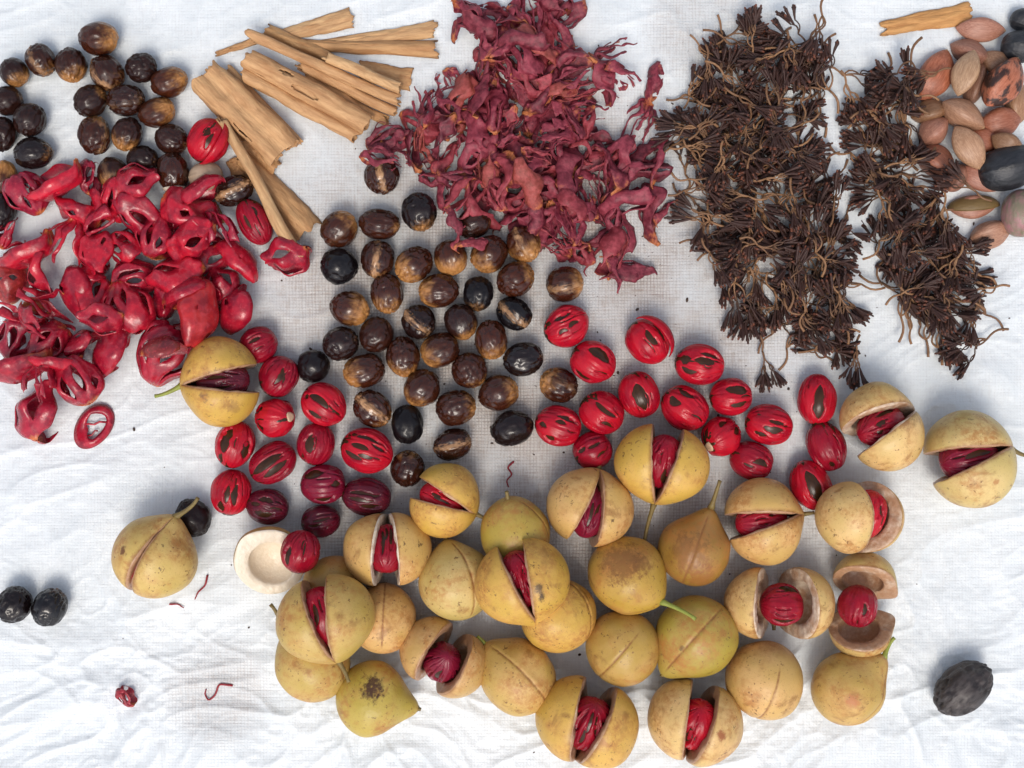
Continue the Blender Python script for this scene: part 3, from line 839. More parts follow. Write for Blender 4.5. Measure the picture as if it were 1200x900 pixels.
# ---------------- fruits: px, py, w, h, mouth direction, pitch, roll, opening, book, stalk(len, bend), colour, pale, lift px, label
YEL=(0.66,0.395,0.080); TNN=(0.66,0.405,0.155); GRN=(0.42,0.315,0.062); OLI=(0.25,0.13,0.028); PAL=(0.70,0.50,0.16); LTN=(0.73,0.50,0.215)
FRUIT_L = [
 (258,445,98,102,5,8,0,23,-1,(32,-10,'g'),YEL,.2,0,False,'yellow open fruit with stalk pointing left, left of the red seeds'),
 (182,651,100,98,-118,-8,10,5,0,(34,15,'b'),(0.62,.45,.15),.3,0,True,'pale yellow fruit with upright brown stalk and long split seam, alone at the left'),
 (520,586,82,88,155,14,6,21,-2,(14,0,'b'),YEL,.2,0,True,'yellow open fruit below the ridged nutmeg, mouth to the upper left'),
 (456,645,98,90,-86,48,-4,20,2,None,TNN,.75,0,True,'tan open fruit with a striped red seed facing forward between two equal halves'),
 (692,595,102,94,-105,16,-6,22,0,(18,0,'b'),TNN,.2,0,True,'tan open fruit with mouth pointing down, left of the big stalked one'),
 (776,545,108,100,82,18,-6,24,0,(46,6,'b'),YEL,.25,0,True,'large yellow open fruit with a long thin stalk hanging below'),
 (900,620,92,106,188,12,9,21,-1,(14,0,'b'),TNN,.3,0,True,'tan open fruit with mouth to the left, under the red seeds'),
 (1007,606,104,88,75,14,40,22,12,None,LTN,.55,0,True,'tan open fruit turned so the left half hides most of its seed'),
 (1022,506,94,107,200,22,20,24,2,None,LTN,.6,0,True,'bruised pale open fruit right of the tall upright red seed'),
 (1139,538,103,118,193,10,10,23,-2,(20,14,'b'),(0.66,.52,.22),.3,0,True,'pale yellow open fruit alone at the right edge, mouth to the left'),
 (913,700,118,92,90,48,0,34,16,(8,0,'b'),LTN,.6,0,True,'wide open tan fruit showing a round black windowed seed'),
 (1010,709,88,116,175,10,0,40,34,None,(0.60,.44,.18),.45,0,True,'fruit split into upper and lower halves with pinkish cut faces'),
 (820,844,118,96,80,40,-6,20,0,(10,0,'b'),LTN,.4,0,True,'open tan fruit at the bottom edge, right of the other bottom one'),
 (690,833,120,108,75,34,-5,24,0,(10,10,'b'),YEL,.45,0,True,'open yellow tan fruit at the bottom edge with a torn pale rim'),
 (513,771,106,94,60,60,0,27,8,None,(0.60,.37,.16),.15,0,True,'open tan fruit with a ragged star like dark red seed'),
 # upper layer
 (381,727,112,112,104,12,0,18,-1,(26,-6,'b'),(0.52,.37,.11),.2,34,True,'greenish yellow open fruit lying on a closed one, stalk at the bottom'),
 (612,684,108,110,108,12,0,19,-1,(30,-10,'b'),YEL,.2,36,True,'yellow open fruit with a black scuff on its right half, lying on two others'),
]
CLOSED_L = [
 # px,py,w,h,mouth dir,pitch,neck,stalk,colour,roll,label
 (529,686,86,98,-75,10,.16,None,(0.58,.45,.17),60,'pale greenish closed fruit with a seam, right of the open one with facing seed'),
 (604,626,88,84,-80,-20,.06,(12,0,'b'),GRN,20,'olive closed fruit half under the scuffed open one'),
 (655,722,88,88,-60,10,.06,None,YEL,30,'smooth yellow closed fruit under the lower right of the scuffed one'),
 (821,640,84,94,-110,-5,.30,(34,12,'b'),OLI,100,'brown olive pear shaped fruit with a seam and a stalk pointing up'),
 (743,678,92,92,145,-30,.14,(44,-8,'g'),(0.46,.275,.045),10,'yellow closed fruit with russet top and a green stalk to the lower right'),
 (815,748,96,98,48,0,.26,None,(0.36,.29,.05),75,'olive green closed fruit with a snout at its lower left'),
 (726,767,88,88,55,35,.05,None,(0.46,.29,.075),80,'closed tan fruit with a diagonal seam between two bottom open ones'),
 (893,794,90,92,70,40,.05,None,TNN,95,'closed tan fruit with a short seam below the wide open one'),
 (996,808,86,88,-135,-12,.34,(24,-10,'g'),(0.56,.36,.11),40,'closed tan fruit with a pinched stalk to the upper right, lowest on the right'),
 (601,794,88,92,-45,5,.18,(16,0,'g'),(0.58,.38,.12),70,'closed yellow tan fruit with a green stalk stub at its upper left'),
 (455,810,94,90,165,5,.32,None,(0.46,.37,.07),-70,'green closed fruit with a dark brown blotch and a snout to the right'),
 (366,780,90,84,-45,0,.12,(36,16,'b'),(0.52,.38,.11),40,'closed greenish fruit under the stalked open one, thin stalk to the upper left'),
 (450,722,76,82,-90,30,.05,None,TNN,85,'closed tan fruit with a pale seam wedged between open ones'),
 (388,684,70,70,-120,0,.05,None,(0.36,.20,.07),15,'brown closed fruit mostly hidden behind the greenish yellow open one'),
]

ground = []       # (kind, tuple as list)
def add_items(kind, L): 
    for r in L: ground.append([kind, float(r[0]), float(r[1]), (r[2] + r[3]) / 4.0, r])
add_items('nut', NUT_L); add_items('seed', SEED_L); add_items('extra', EXTRA_L)
add_items('open', [r for r in FRUIT_L if r[12] == 0]); add_items('closed', CLOSED_L)
for it in range(30):
    for a in range(len(ground)):
        for b in range(a + 1, len(ground)):
            A, B = ground[a], ground[b]
            dx, dy = B[1] - A[1], B[2] - A[2]
            d = math.hypot(dx, dy) + 1e-6
            need = 2 * math.sqrt(A[3] * B[3]) * 0.955
            if d < need and d > 8:
                p = (need - d) * 0.35
                ra, rb = B[3] / (A[3] + B[3]), A[3] / (A[3] + B[3])
                A[1] -= dx / d * p * ra; A[2] -= dy / d * p * ra
                B[1] += dx / d * p * rb; B[2] += dy / d * p * rb

def seat(M0, verts, px, py, w=None, h=None, lift=0.0, drop=False, pct=90, uni=True):
    """turn and scale: M0 @ verts gets the picture extent w x h (px) centred on (px, py) and rests on what is below"""
    v = xf(M0, verts)
    lo, hi = v.min(0), v.max(0)
    s = 1.0
    if w is not None:
        s = math.sqrt(w * h * PX * PX / ((hi[0] - lo[0]) * (hi[1] - lo[1])))
    zmid = (hi[2] - lo[2]) * s / 2 + lift
    k = (CAMH - zmid) / CAMH
    s *= k
    cx, cy = W(px, py, zmid)
    t = Vector((cx - s * (lo[0] + hi[0]) / 2, cy - s * (lo[1] + hi[1]) / 2, 0))
    M = Matrix.Translation(t) @ Matrix.Scale(s, 4) @ M0
    vv = xf(M, verts)
    if drop: z = drop_z(vv, pct)
    else: z = float(cloth_h(cx, cy)) - vv[:, 2].min() + lift
    M = Matrix.Translation((0, 0, z)) @ M
    vv[:, 2] += z
    return M, vv

def base_of(vv):
    return (float((vv[:, 0].min() + vv[:, 0].max()) / 2), float((vv[:, 1].min() + vv[:, 1].max()) / 2), float(vv[:, 2].min()))

VC = {}
def vnp(me):
    if me.name not in VC: VC[me.name] = mesh_np(me)
    return VC[me.name]

def put_nut(me, px, py, L, Wd, ang, roll, label, cat, group, color, name):
    a, b = L / 2 * PX, Wd / 2 * PX
    M0 = RZ(ang) @ RX(roll) @ Matrix.Diagonal((a, b, b * 0.97, 1))
    M, vv = seat(M0, vnp(me), px, py)
    k = (CAMH - b) / CAMH
    base = base_of(vv)
    o = link(name, me, None, M, color)
    tag(o, label, cat, group)
    stamp(vv)
    return o

# ---------------- open and closed fruits
def pear(t, neck):
    x = -np.cos(t) - neck * np.exp(-(t / 0.42) ** 2) * 1.0
    r = np.sin(t) * (1 - 0.25 * neck * np.exp(-((t - 0.5) / 0.4) ** 2))
    return x, r

def valve_shape(seed, sgn, neck=0.10, cav=0.67, nt=46):
    """one half of a split husk: skin outside, a flat cut rim and the hollow of the seed inside"""
    t = np.linspace(0.0, math.pi, nt)
    xo, ro = pear(t, neck)
    xi = 0.06 - np.cos(t) * cav; ri = np.sin(t) * cav * 0.86
    eps = 0.035
    po = np.linspace(eps, math.pi - eps, 26)
    rows = []
    rag = 0.022 * pn(np.linspace(0, 9, nt), 0.3, 0.1, seed) + 0.012 * pn(np.linspace(0, 25, nt), 0.3, 0.1, seed + 2)
    for i in range(nt):
        ring = []
        wob = 1 + 0.06 * pn(xo[i] * 1.2, np.cos(po) * ro[i] * 1.2, np.sin(po) * ro[i] * 1.2, seed)
        for p, wb in zip(po, wob):
            tuck = 1 - 0.05 * (math.exp(-(p / 0.16) ** 2) + math.exp(-((math.pi - p) / 0.16) ** 2))      # the lip rolls in a little
            ring.append((xo[i], ro[i] * wb * math.sin(p), ro[i] * wb * math.cos(p) * tuck))
        for q in (0.04, 0.3, 0.62, 0.9):                                   # cut rim on the -z side
            ring.append((xo[i] * (1 - q) + xi[i] * q, (-0.004 + rag[i]) * min(1, ro[i] * 3), -(ro[i] * (1 - q) + ri[i] * q) * (wob[-1] * .95 if q < .1 else 1)))
        for p in np.linspace(math.pi - 0.1, 0.1, 16): ring.append((xi[i], ri[i] * math.sin(p), ri[i] * math.cos(p)))
        for q in (0.9, 0.62, 0.3, 0.04):
            ring.append((xo[i] * (1 - q) + xi[i] * q, (-0.004 + rag[-1 - i]) * min(1, ro[i] * 3), (ro[i] * (1 - q) + ri[i] * q) * (wob[0] * .95 if q < .1 else 1)))
        rows.append(ring)
    m = len(rows[0])
    v = np.array(rows).reshape(-1, 3)
    f = grid_faces(nt, m, True)
    if sgn < 0:
        v = v * np.array([1, -1, 1]); f = [tuple(reversed(q)) for q in f]
    fm = []
    for i in range(nt - 1):
        for j in range(m): fm.append(0 if j < 25 else 1)
    jj = np.arange(m); pp = np.where(jj < 26, po[np.minimum(jj, 25)], 1.5)
    edge = np.exp(-(np.minimum(pp, math.pi - pp) / 0.10) ** 2) * (jj < 26)
    return v, f, fm, np.tile(edge, nt)
FWINS = [
 [(.0,.2,.4,.08),(.3,-.3,.3,.06)], [(-.1,.15,.5,.10),(.1,-.3,.4,.08)], [(.0,.5,.3,.12),(.2,.1,.35,.08),(.0,-.35,.4,.1),(.5,-.1,.2,.08)],
 [(0,.3,.5,.07),(.2,-.2,.5,.07),(-.2,0,.3,.05)], [(.2,.3,.4,.08),(.3,-.1,.45,.08),(.1,-.45,.3,.06)], [(-.3,-.3,.4,.1),(.4,.1,.2,.05)],
 [(.2,.2,.15,.06),(-.2,-.2,.12,.05)], [(.1,-.3,.25,.13),(.5,.1,.2,.06)], [(.45,.05,.18,.12),(.0,-.4,.4,.1),(.6,.4,.14,.08)],
 [(.0,.0,.42,.11),(.0,-.5,.48,.16),(.1,.5,.35,.10)], [(-.1,0,.55,.12),(.0,.45,.45,.1),(.0,-.45,.4,.1)], [(.0,-.1,.26,.09)], [(.2,.35,.32,.2)],
 [(.7,.0,.35,.06),(.6,.38,.35,.06),(.6,-.38,.35,.06),(.4,.7,.35,.06),(.4,-.7,.35,.06),(.1,.15,.3,.06)], [(.3,-.2,.35,.1)], [(.4,.2,.35,.09)]]
VALVES = {}
for k in range(5):
    for sg in (1, -1):
        v, f, fm, edge = valve_shape(40 + 7 * k + sg, sg, [.14, .20, .08, .16, .12][k])
        VALVES[(k, sg)] = mk_mesh('husk_half', v, f, mats=[M_SKIN, M_FLESH], fmat=fm, attrs={'seam': edge})

def closed_shape(seed, neck, nu=60, nt=120):
    U, T = ell_sphere(nu, nt)
    # gather meridians near the seam so the groove is fine
    T = T - 0.42 * np.sin(2 * T - math.pi) / 2 * -1
    x, r = pear(U, neck)
    y, z = r * np.cos(T), r * np.sin(T)
    rs_ = random.Random(seed); y = y * rs_.uniform(.93, 1.04); x = x * rs_.uniform(.96, 1.08)
    s = 1 + 0.06 * pn(x * 1.1, y * 1.1, z * 1.1, seed) + 0.014 * pn(x * 3, y * 3, z * 3, seed + 1)
    dseam = np.minimum(np.abs(np.angle(np.exp(1j * T))), 9) * np.sin(U)
    lenm = sstep(0.15, 0.5, U) * sstep(3.1, 2.6, U)
    s = s - 0.028 * np.exp(-(dseam / 0.035) ** 2) * lenm + 0.006 * np.exp(-((dseam - 0.11) / 0.07) ** 2) * lenm
    v = np.stack([x * (1 + 0 * s), y * s, z * s], -1).reshape(-1, 3)
    v, f, idx = weld(v, grid_faces(nu, nt, True), 1e-7)
    return v, f, (np.exp(-(dseam / 0.035) ** 2) * lenm).reshape(-1)[idx]

def stalk_mesh(L, bend, mat, r0=0.0016, r1=0.0010):
    n = 9
    t = np.linspace(0, 1, n)
    p = np.stack([-t * L, np.sin(t * 1.5) * bend, 0.15 * bend * t], -1)
    rad = r0 + (r1 - r0) * t + 0.0009 * np.exp(-(t / 0.13) ** 2) + 0.0003 * np.exp(-((t - 1) / 0.08) ** 2)
    v, f = tube(p, rad, 9)
    return mk_mesh('stalk', v, f, mats=[mat])

# marks on the skin: fruit label start -> (dx, dy in fruit radii as seen, size, colour, strength)
MARKS = {
 'yellow open fruit with a black scuff': [(.34, .02, .16, (.06,.03,.015), .85), (.42, -.18, .13, (.05,.025,.012), .9), (.22, .22, .10, (.10,.05,.02), .7)],
 'green closed fruit with a dark brown': [(-.05, .5, .42, (.055,.02,.012), .95), (.15, .35, .2, (.05,.018,.012), .9)],
 'yellow closed fruit with russet top': [(-.2, .5, .6, (.20,.075,.02), .75), (.3, .4, .3, (.2,.08,.02), .6)],
 'closed tan fruit with a pinched': [(-.15, -.1, .2, (.45,.15,.04), .9)],
 'open tan fruit at the bottom edge, right': [(.42, -.05, .12, (.30,.09,.03), .9)],
 'pale yellow fruit with upright': [(-.52, .22, .11, (.16,.06,.02), .95), (-.2, .1, .12, (.35,.16,.05), .8)],
 'yellow open fruit with stalk pointing left': [(-.15, -.35, .15, (.16,.07,.04), .8), (.5, -.6, .2, (.3,.16,.05), .6)],
 'bruised pale open': [(.1, .45, .22, (.33,.15,.07), .7), (.3, .1, .2, (.30,.12,.05), .7)],
 'pale yellow open fruit alone': [(.25, -.45, .1, (.42,.18,.06), .8), (.1, .6, .1, (.35,.17,.06), .8)],
 'brown olive pear': [(-.3, -.1, .6, (.24,.10,.03), .7), (.1, -.75, .5, (.28,.10,.03), .7)],
 'greenish yellow open fruit': [(.2, .5, .14, (.25,.13,.05), .7)],
 'olive green closed': [(-.5, -.1, .08, (.12,.06,.02), .8), (.5, .25, .14, (.36,.15,.04), .7)],
}
def marked_skin(label, M, mats, vv):
    for k, L in MARKS.items():
        if label.startswith(k):
            lo, hi = vv.min(0), vv.max(0)
            c = (lo + hi) / 2; r = (hi[0] - lo[0] + hi[1] - lo[1]) / 4
            out = []
            for dx, dy, sz, colr, st in L:
                p = Vector((c[0] + dx * r, c[1] + dy * r, c[2] + r * math.sqrt(max(.02, 1 - dx * dx - dy * dy))))
                out.append([(mm.inverted() @ p) for mm in mats] + [sz, colr, st])
            return [mat_skin([(o[i], o[-3], o[-2], o[-1]) for o in out]) for i in range(len(mats))]
    return None
def put_open(px, py, w_, h_, mdir, pitch, roll, op, book, stalk, colr, pale, lift, seedin, label, i):
    pass
    k = i % 5
    M0 = RZ(mdir) @ RY(-pitch) @ RX(roll)
    parts = []
    for sg in (1, -1):
        hinge = Matrix.Translation((-0.98, 0, 0)) @ RZ(sg * op / 2) @ Matrix.Translation((0.98, 0, 0))
        bk = Matrix.Translation((0, 0, -0.72)) @ RX(-sg * book) @ Matrix.Translation((0, 0, 0.72))
        parts.append((VALVES[(k, sg)], hinge @ bk))
    vs = np.vstack([xf(m, vnp(me)) for me, m in parts])
    M, vv = seat(M0, vs, px, py, w_, h_, lift)
    base = base_of(vv)
    root = thing('nutmeg_fruit', base, label, 'fruit', 'nutmeg fruits')
    TI = Matrix.Translation(Vector(base)).inverted()
    ms = marked_skin(label, M, [M @ m for me, m in parts], vv)
    for n, (me, m) in enumerate(parts):
        o = link('husk_half', me, root, TI @ M @ m, colr + (pale,))
        if ms:
            o.material_slots[0].link = 'OBJECT'; o.material_slots[0].material = ms[n]
    s = M.to_scale()[0]
    if True:
        sm = Matrix.Translation((0.10, 0, 0.20 - .0016 * op)) @ RX(0 if book > -5 else 0) @ RZ(90 if 'round black windowed' in label or 'pinkish cut' in label else 0)
        sc = 0.70
        rnd = 'round black windowed' in label or 'pinkish cut' in label
        ka, kb = ((.98, .92) if 'pinkish' in label else (.86, .84)) if rnd else (1.04, .80)
        kn = link('kernel', KERN, root, TI @ M @ sm @ Matrix.Diagonal((sc * (ka - .08), sc * (kb - .08), sc * (kb - .08), 1)))
        c = [CRIM, CRIM, RED, CRIM, DKRED][i % 5]
        if 'star' in label or 'dark' in label or i == 0: c = MAROON if i == 0 else DKRED
        link('mace', window_aril(1500 + i, FWINS[i % len(FWINS)]), root, TI @ M @ sm @ Matrix.Diagonal((sc * ka, sc * kb, sc * kb, 1)), c)
    if stalk: add_stalk(root, TI, M, s, stalk, -1.0 - [.14, .20, .08, .16, .12][k] + 0.03, i)
    stamp(vv)
    return root

def add_stalk(root, TI, M, s, stalk, xend, i):
    L, bend, kind = stalk
    me = stalk_mesh(L * PX, bend * PX, M_STALKG if kind == 'g' else M_STALK)
    loc = M @ Vector((xend, 0, 0))
    rot = M.to_quaternion().to_matrix().to_4x4()
    ax = rot @ Vector((-1, 0, 0))
    # the stalk springs from the hinge end; keep it above the sheet
    if ax.z < 0.05:
        yaw = math.degrees(math.atan2(-ax.y, -ax.x))
        rot = RZ(yaw) @ RY(6)
    link('stalk', me, root, TI @ Matrix.Translation(loc) @ rot)

def put_closed(px, py, w_, h_, mdir, pitch, neck, stalk, colr, roll, label, i):
    v, f, seam = closed_shape(700 + 19 * i, neck)
    me = mk_mesh('husk', v, f, mats=[M_SKIN], attrs={'seam': seam})
    M0 = RZ(mdir) @ RY(-pitch) @ RX(roll)
    M, vv = seat(M0, v, px, py, w_, h_)
    base = base_of(vv)
    root = thing('nutmeg_fruit', base, label, 'fruit', 'nutmeg fruits')
    TI = Matrix.Translation(Vector(base)).inverted()
    ms = marked_skin(label, M, [M], vv)
    if ms: me.materials[0] = ms[0]
    link('husk', me, root, TI @ M, colr + (1.0,))
    if stalk is None: stalk = (3.5, 0, 'b')
    add_stalk(root, TI, M, M.to_scale()[0], stalk, -1.0 - neck + 0.02, i)
    stamp(vv)

def put_seed(px, py, L, Wd, ang, roll, colr, label, i):
    a, b = L / 2 * PX, Wd / 2 * PX
    up = 34 if 'scar' in label and 'right of' not in label else 0
    M0 = RZ(ang) @ RY(up) @ RX((i * 17) % 21 - 10) @ Matrix.Diagonal((a * 1.02, b * 1.02, b * 1.0, 1))
    me = window_aril(900 + 7 * i, WINS[i])
    lift = 0.022 if 'rim of the white' in label else 0.0
    M, vv = seat(M0, vnp(me), px, py, lift=lift)
    base = base_of(vv)
    root = thing('nutmeg_seed', base, label, 'seed', 'nutmeg seeds in red mace')
    TI = Matrix.Translation(Vector(base)).inverted()
    link('kernel', KERN, root, TI @ M @ Matrix.Diagonal((.93, .93, .93, 1)))
    link('mace', me, root, TI @ M, colr)
    if up:
        pv = []
        for rr_ in (0.0, .10, .17, .23, .27):
            for k in range(14):
                an = 2 * math.pi * k / 14; q = rr_ * (1 + .1 * math.sin(3 * an))
                pv.append((-math.sqrt(1 - q * q) * (1.045 - .10 * (rr_ > .25) - .03 * (rr_ < .05)), q * math.cos(an), q * math.sin(an)))
        v_, f_ = pv, grid_faces(5, 14, True)
        v_, f_, _ = weld(v_, f_, 1e-7)
        link('scar', mk_mesh('scar', v_, f_, mats=[M_SCAR]), root, TI @ M)
    if 'flap' in label or label.startswith('red seed with loose strand'):          # a strip of mace standing off the seed
        n = 24
        t = np.linspace(0.35, 2.75, n)
        side = -1 if 'flap' in label else 1
        pts = []
        for tt in t:
            wd = 0.16 * math.sin((tt - .3) / 2.5 * math.pi) ** .6 + .03
            for q in (-1, -.33, .33, 1):
                off = 1.10 + 0.22 * math.sin((tt - .35) / 2.4 * math.pi)
                an = side * (0.75 + q * wd)
                pts.append((-math.cos(tt) * off, math.sin(tt) * off * math.sin(an), math.sin(tt) * off * math.cos(an)))
        v, f = solidify(pts, grid_faces(n, 4), 0.05)
        fl = mk_mesh('mace_flap', v, f, mats=[M_ARIL], attrs={'tip': np.zeros(len(v))})
        link('mace_flap', fl, root, TI @ Matrix.Translation(M.translation) @ RZ(ang) @ Matrix.Diagonal((a, b, b, 1)), colr)
    stamp(vv)
    return root

ni = si = oi = ci = 0
fruit_refs = []
for kind, px, py, rad, r in ground:
    if kind == 'nut':
        o = put_nut(NUTS[ni % len(NUTS)], px, py, r[2], r[3], r[4], r[5], r[10], 'nutmeg', 'shelled dark nutmegs', (r[6], r[7], r[8], r[9]), 'nutmeg')
        if 'torn white skirt' in r[10]:
            n = 15; pts = []
            for k in range(n):
                an = math.pi * (0.05 + 0.9 * k / (n - 1))
                for q in range(3):
                    x = 0.72 + 0.24 * q + 0.05 * math.sin(k * 2.1) * q
                    rr = math.sqrt(max(0.08, 1 - min(x, .98) ** 2)) * 1.06 + 0.10 * q
                    pts.append((x, rr * math.cos(an), rr * math.sin(an)))
            v, f = solidify(pts, grid_faces(n, 3), 0.03)
            sk = mk_mesh('torn_skin', v, f, mats=[mat_simple('pale_skin', (0.55, .42, .3), (0.75, .66, .55), 4, .5)])
            link('torn_skin', sk, o, RX(-r[5]))
        ni += 1
    elif kind == 'seed':
        put_seed(px, py, r[2], r[3], r[4], r[5], r[6], r[7], si); si += 1
    elif kind == 'extra':
        me = {'wrink': WRINKLED, 'black': SMOOTHBLK, 'pink': PINKISH, 'bald': BALD}[r[6]]
        put_nut(me, px, py, r[2], r[3], r[4], r[5], r[7], r[8], None, (1, 1, 1), {'wrink': 'dry_fruit', 'black': 'black_fruit', 'pink': 'round_fruit', 'bald': 'bald_nutmeg'}[r[6]])
    elif kind == 'open':
        put_open(px, py, *r[2:], oi); oi += 1
    elif kind == 'closed':
        put_closed(px, py, *r[2:], ci); ci += 1
for r in FRUIT_L:
    if r[12] > 0:
        rr = list(r); rr[12] = r[12] * PX
        put_open(*rr, oi); oi += 1

# the emptied half husk, hollow side up
me = VALVES[(2, 1)]
M0 = RZ(-48) @ RY(25) @ RZ(0) @ RX(-90)
M, vv = seat(M0, vnp(me), 318, 656, 80, 84)
root = thing('husk_cup', base_of(vv), 'empty half husk lying hollow side up with creamy white flesh', 'husk')
TI = Matrix.Translation(root.location).inverted()
link('husk_half', me, root, TI @ M, (0.55, .36, .12, 1.0))
stamp(vv)

# ------------------------------------------------------------------ pointed nuts at the right
def pili_shape(seed, nu=40, nt=48):
    U, T = ell_sphere(nu, nt)
    x = -np.cos(U)
    r = np.sin(U) ** 1.7 * (1 + 0.13 * np.cos(3 * T + seed) + 0.03 * np.cos(6 * T + 2 * seed)) * (1 - 0.10 * x)
    r = r * (1 + 0.03 * pn(x * 2, np.cos(T) * 2, np.sin(T) * 2, seed)) + 0.012 * np.exp(-((np.angle(np.exp(1j * (T - 1.2)))) / 0.06) ** 2) * np.sin(U)
    v = np.stack([x, r * np.cos(T), r * np.sin(T)], -1).reshape(-1, 3)
    v, f, _ = weld(v, grid_faces(nu, nt, True), 1e-7)
    return v, f
PILIS = [mk_mesh('pointed_nut', *pili_shape(60 + k), mats=[M_PILI]) for k in range(5)]
for i, r in enumerate(PILI_L):
    a, b = r[2] / 2 * PX, r[3] / 2 * PX
    M0 = RZ(r[4]) @ RY(R.uniform(-6, 6)) @ RX(73 * i % 360) @ Matrix.Diagonal((a * 1.04, b * .98, b * .9, 1))
    me = PILIS[i % 5]
    M, vv = seat(M0, vnp(me), r[0], r[1], drop=True, pct=35 if i < 16 else 80)
    o = link('pointed_nut', me, None, M, r[5] + (r[6],))
    tag(o, r[7], 'nut', 'pointed nuts at the right edge')
    stamp(vv)
    if 'olive upper shell' in r[7]:
        n = 16; pts = []
        for tt in np.linspace(0.15, 3.0, n):
            for an in np.linspace(0.2, 2.0, 9):
                q = 1.07
                pts.append((-math.cos(tt) * q, math.sin(tt) ** 1.1 * q * math.cos(an), math.sin(tt) ** 1.1 * q * math.sin(an)))
        v, f = solidify(pts, grid_faces(n, 9), 0.06)
        sh = mk_mesh('shell_half', v, f, mats=[mat_simple('olive_shell', (0.10, .06, .02), (0.22, .14, .05), 3, .5)])
        link('shell_half', sh, o, RX(-(73 * i % 360)))

# ------------------------------------------------------------------ cinnamon
def bark(L, Wd, curl, seed, taper=1.0, holes=(), th=0.0011):
    """a strip of bark along x. curl: 'double' (rolled from both edges), 'roll', 'plate'"""
    ns = 120 if holes else 44
    prof = []
    if curl == 'double':
        r1, r2 = Wd * .19, Wd * .31                                    # a small roll beside the main one
        c1, c2 = -Wd * .31, Wd * .19
        for a in np.linspace(-1.7 * math.pi, 0.65 * math.pi, 38):
            q = r1 * (0.5 + 0.5 * min(1, (a + 1.7 * math.pi) / (2.0 * math.pi))); prof.append((c1 - q * math.cos(a + .2 * math.pi), q * math.sin(a + .2 * math.pi) + r1))
        x0_, z0_ = prof[-1]
        for a in np.linspace(1.02 * math.pi, -1.75 * math.pi, 64):
            q = r2 * (0.45 + 0.55 * (a + 1.75 * math.pi) / (2.55 * math.pi)) if a < 0 else r2
            if a < 0: q = r2 * (1 + .42 * a / (1.75 * math.pi))
            prof.append((c2 + q * math.cos(a), q * math.sin(a) * 1.05 + r2))
    elif curl == 'twin':                                               # both edges rolled inwards
        r = Wd / 4
        for a in np.linspace(-1.8 * math.pi, 0.72 * math.pi, 44):
            q = r * (0.45 + 0.55 * min(1, (a + 1.8 * math.pi) / (1.9 * math.pi))); prof.append((-r - q * math.cos(a), q * math.sin(a) * 1.15))
        for a in np.linspace(0.72 * math.pi, -1.6 * math.pi, 44):
            q = r * (0.45 + 0.55 * min(1, (a + 1.6 * math.pi) / (1.7 * math.pi))); prof.append((r + q * math.cos(a), q * math.sin(a) * 1.0))
    elif curl == 'roll':
        r = Wd / 2
        for a in np.linspace(-0.55 * math.pi, 2.2 * math.pi, 34):
            q = r * (1.0 - 0.5 * (a + .55 * math.pi) / (2.75 * math.pi)); prof.append((-q * math.cos(a), q * math.sin(a)))
    else:
        h = 0.16 if curl == 'plate' else 0.42
        for q in np.linspace(-1, 1, 14): prof.append((q * Wd / 2, Wd * h * (1 - q * q) + 0.0))
    prof = np.array(prof); m = len(prof)
    arc = np.linspace(0, 1, m)
    s = np.linspace(0, 1, ns)
    e0 = 0.07 * pn(arc * 9, 0.5, 0.2, seed) + 0.018 * pn(arc * 30, 0.5, 0.2, seed + 1)
    e1 = 0.045 * pn(arc * 7, 0.5, 0.7, seed + 2) + 0.022 * pn(arc * 26, 0.5, 0.2, seed + 3)
    S, A = np.meshgrid(s, np.arange(m), indexing='ij')
    X = (S * (1 + e1[A] - e0[A]) + e0[A] - 0.5) * L
    wid = (taper + (1 - taper) * S)
    wob = 1 + 0.16 * pn(S * 4, arc[A] * 3, 0.4, seed + 5) + 0.05 * pn(S * 14, arc[A] * 9, 0.4, seed + 9)
    Y = prof[A, 0] * wid * wob + min(0.022 * L, 0.0011) * pn(S * 2.6, 0.1, 0.3, seed + 6)
    Z = prof[A, 1] * (0.35 + 0.65 * wid) * wob + 0.0009 * pn(S * 12, arc[A] * 10, 0.4, seed + 8)
    v = np.stack([X, Y, Z], -1).reshape(-1, 3)
    f = grid_faces(ns, m)
    if holes:
        g = []
        for q in f:
            c = q[0]; ss, aa = (c // m) / (ns - 1), (c % m) / (m - 1)
            if not any(((ss - a) / da) ** 2 + ((aa - b) / db) ** 2 < 1 for a, b, da, db in holes): g.append(q)
        f = g
    return solidify(v, f, th)
CIN = (0.60, 0.345, 0.165); CIN2 = (0.54, 0.295, 0.130); CIN3 = (0.64, 0.40, 0.20)
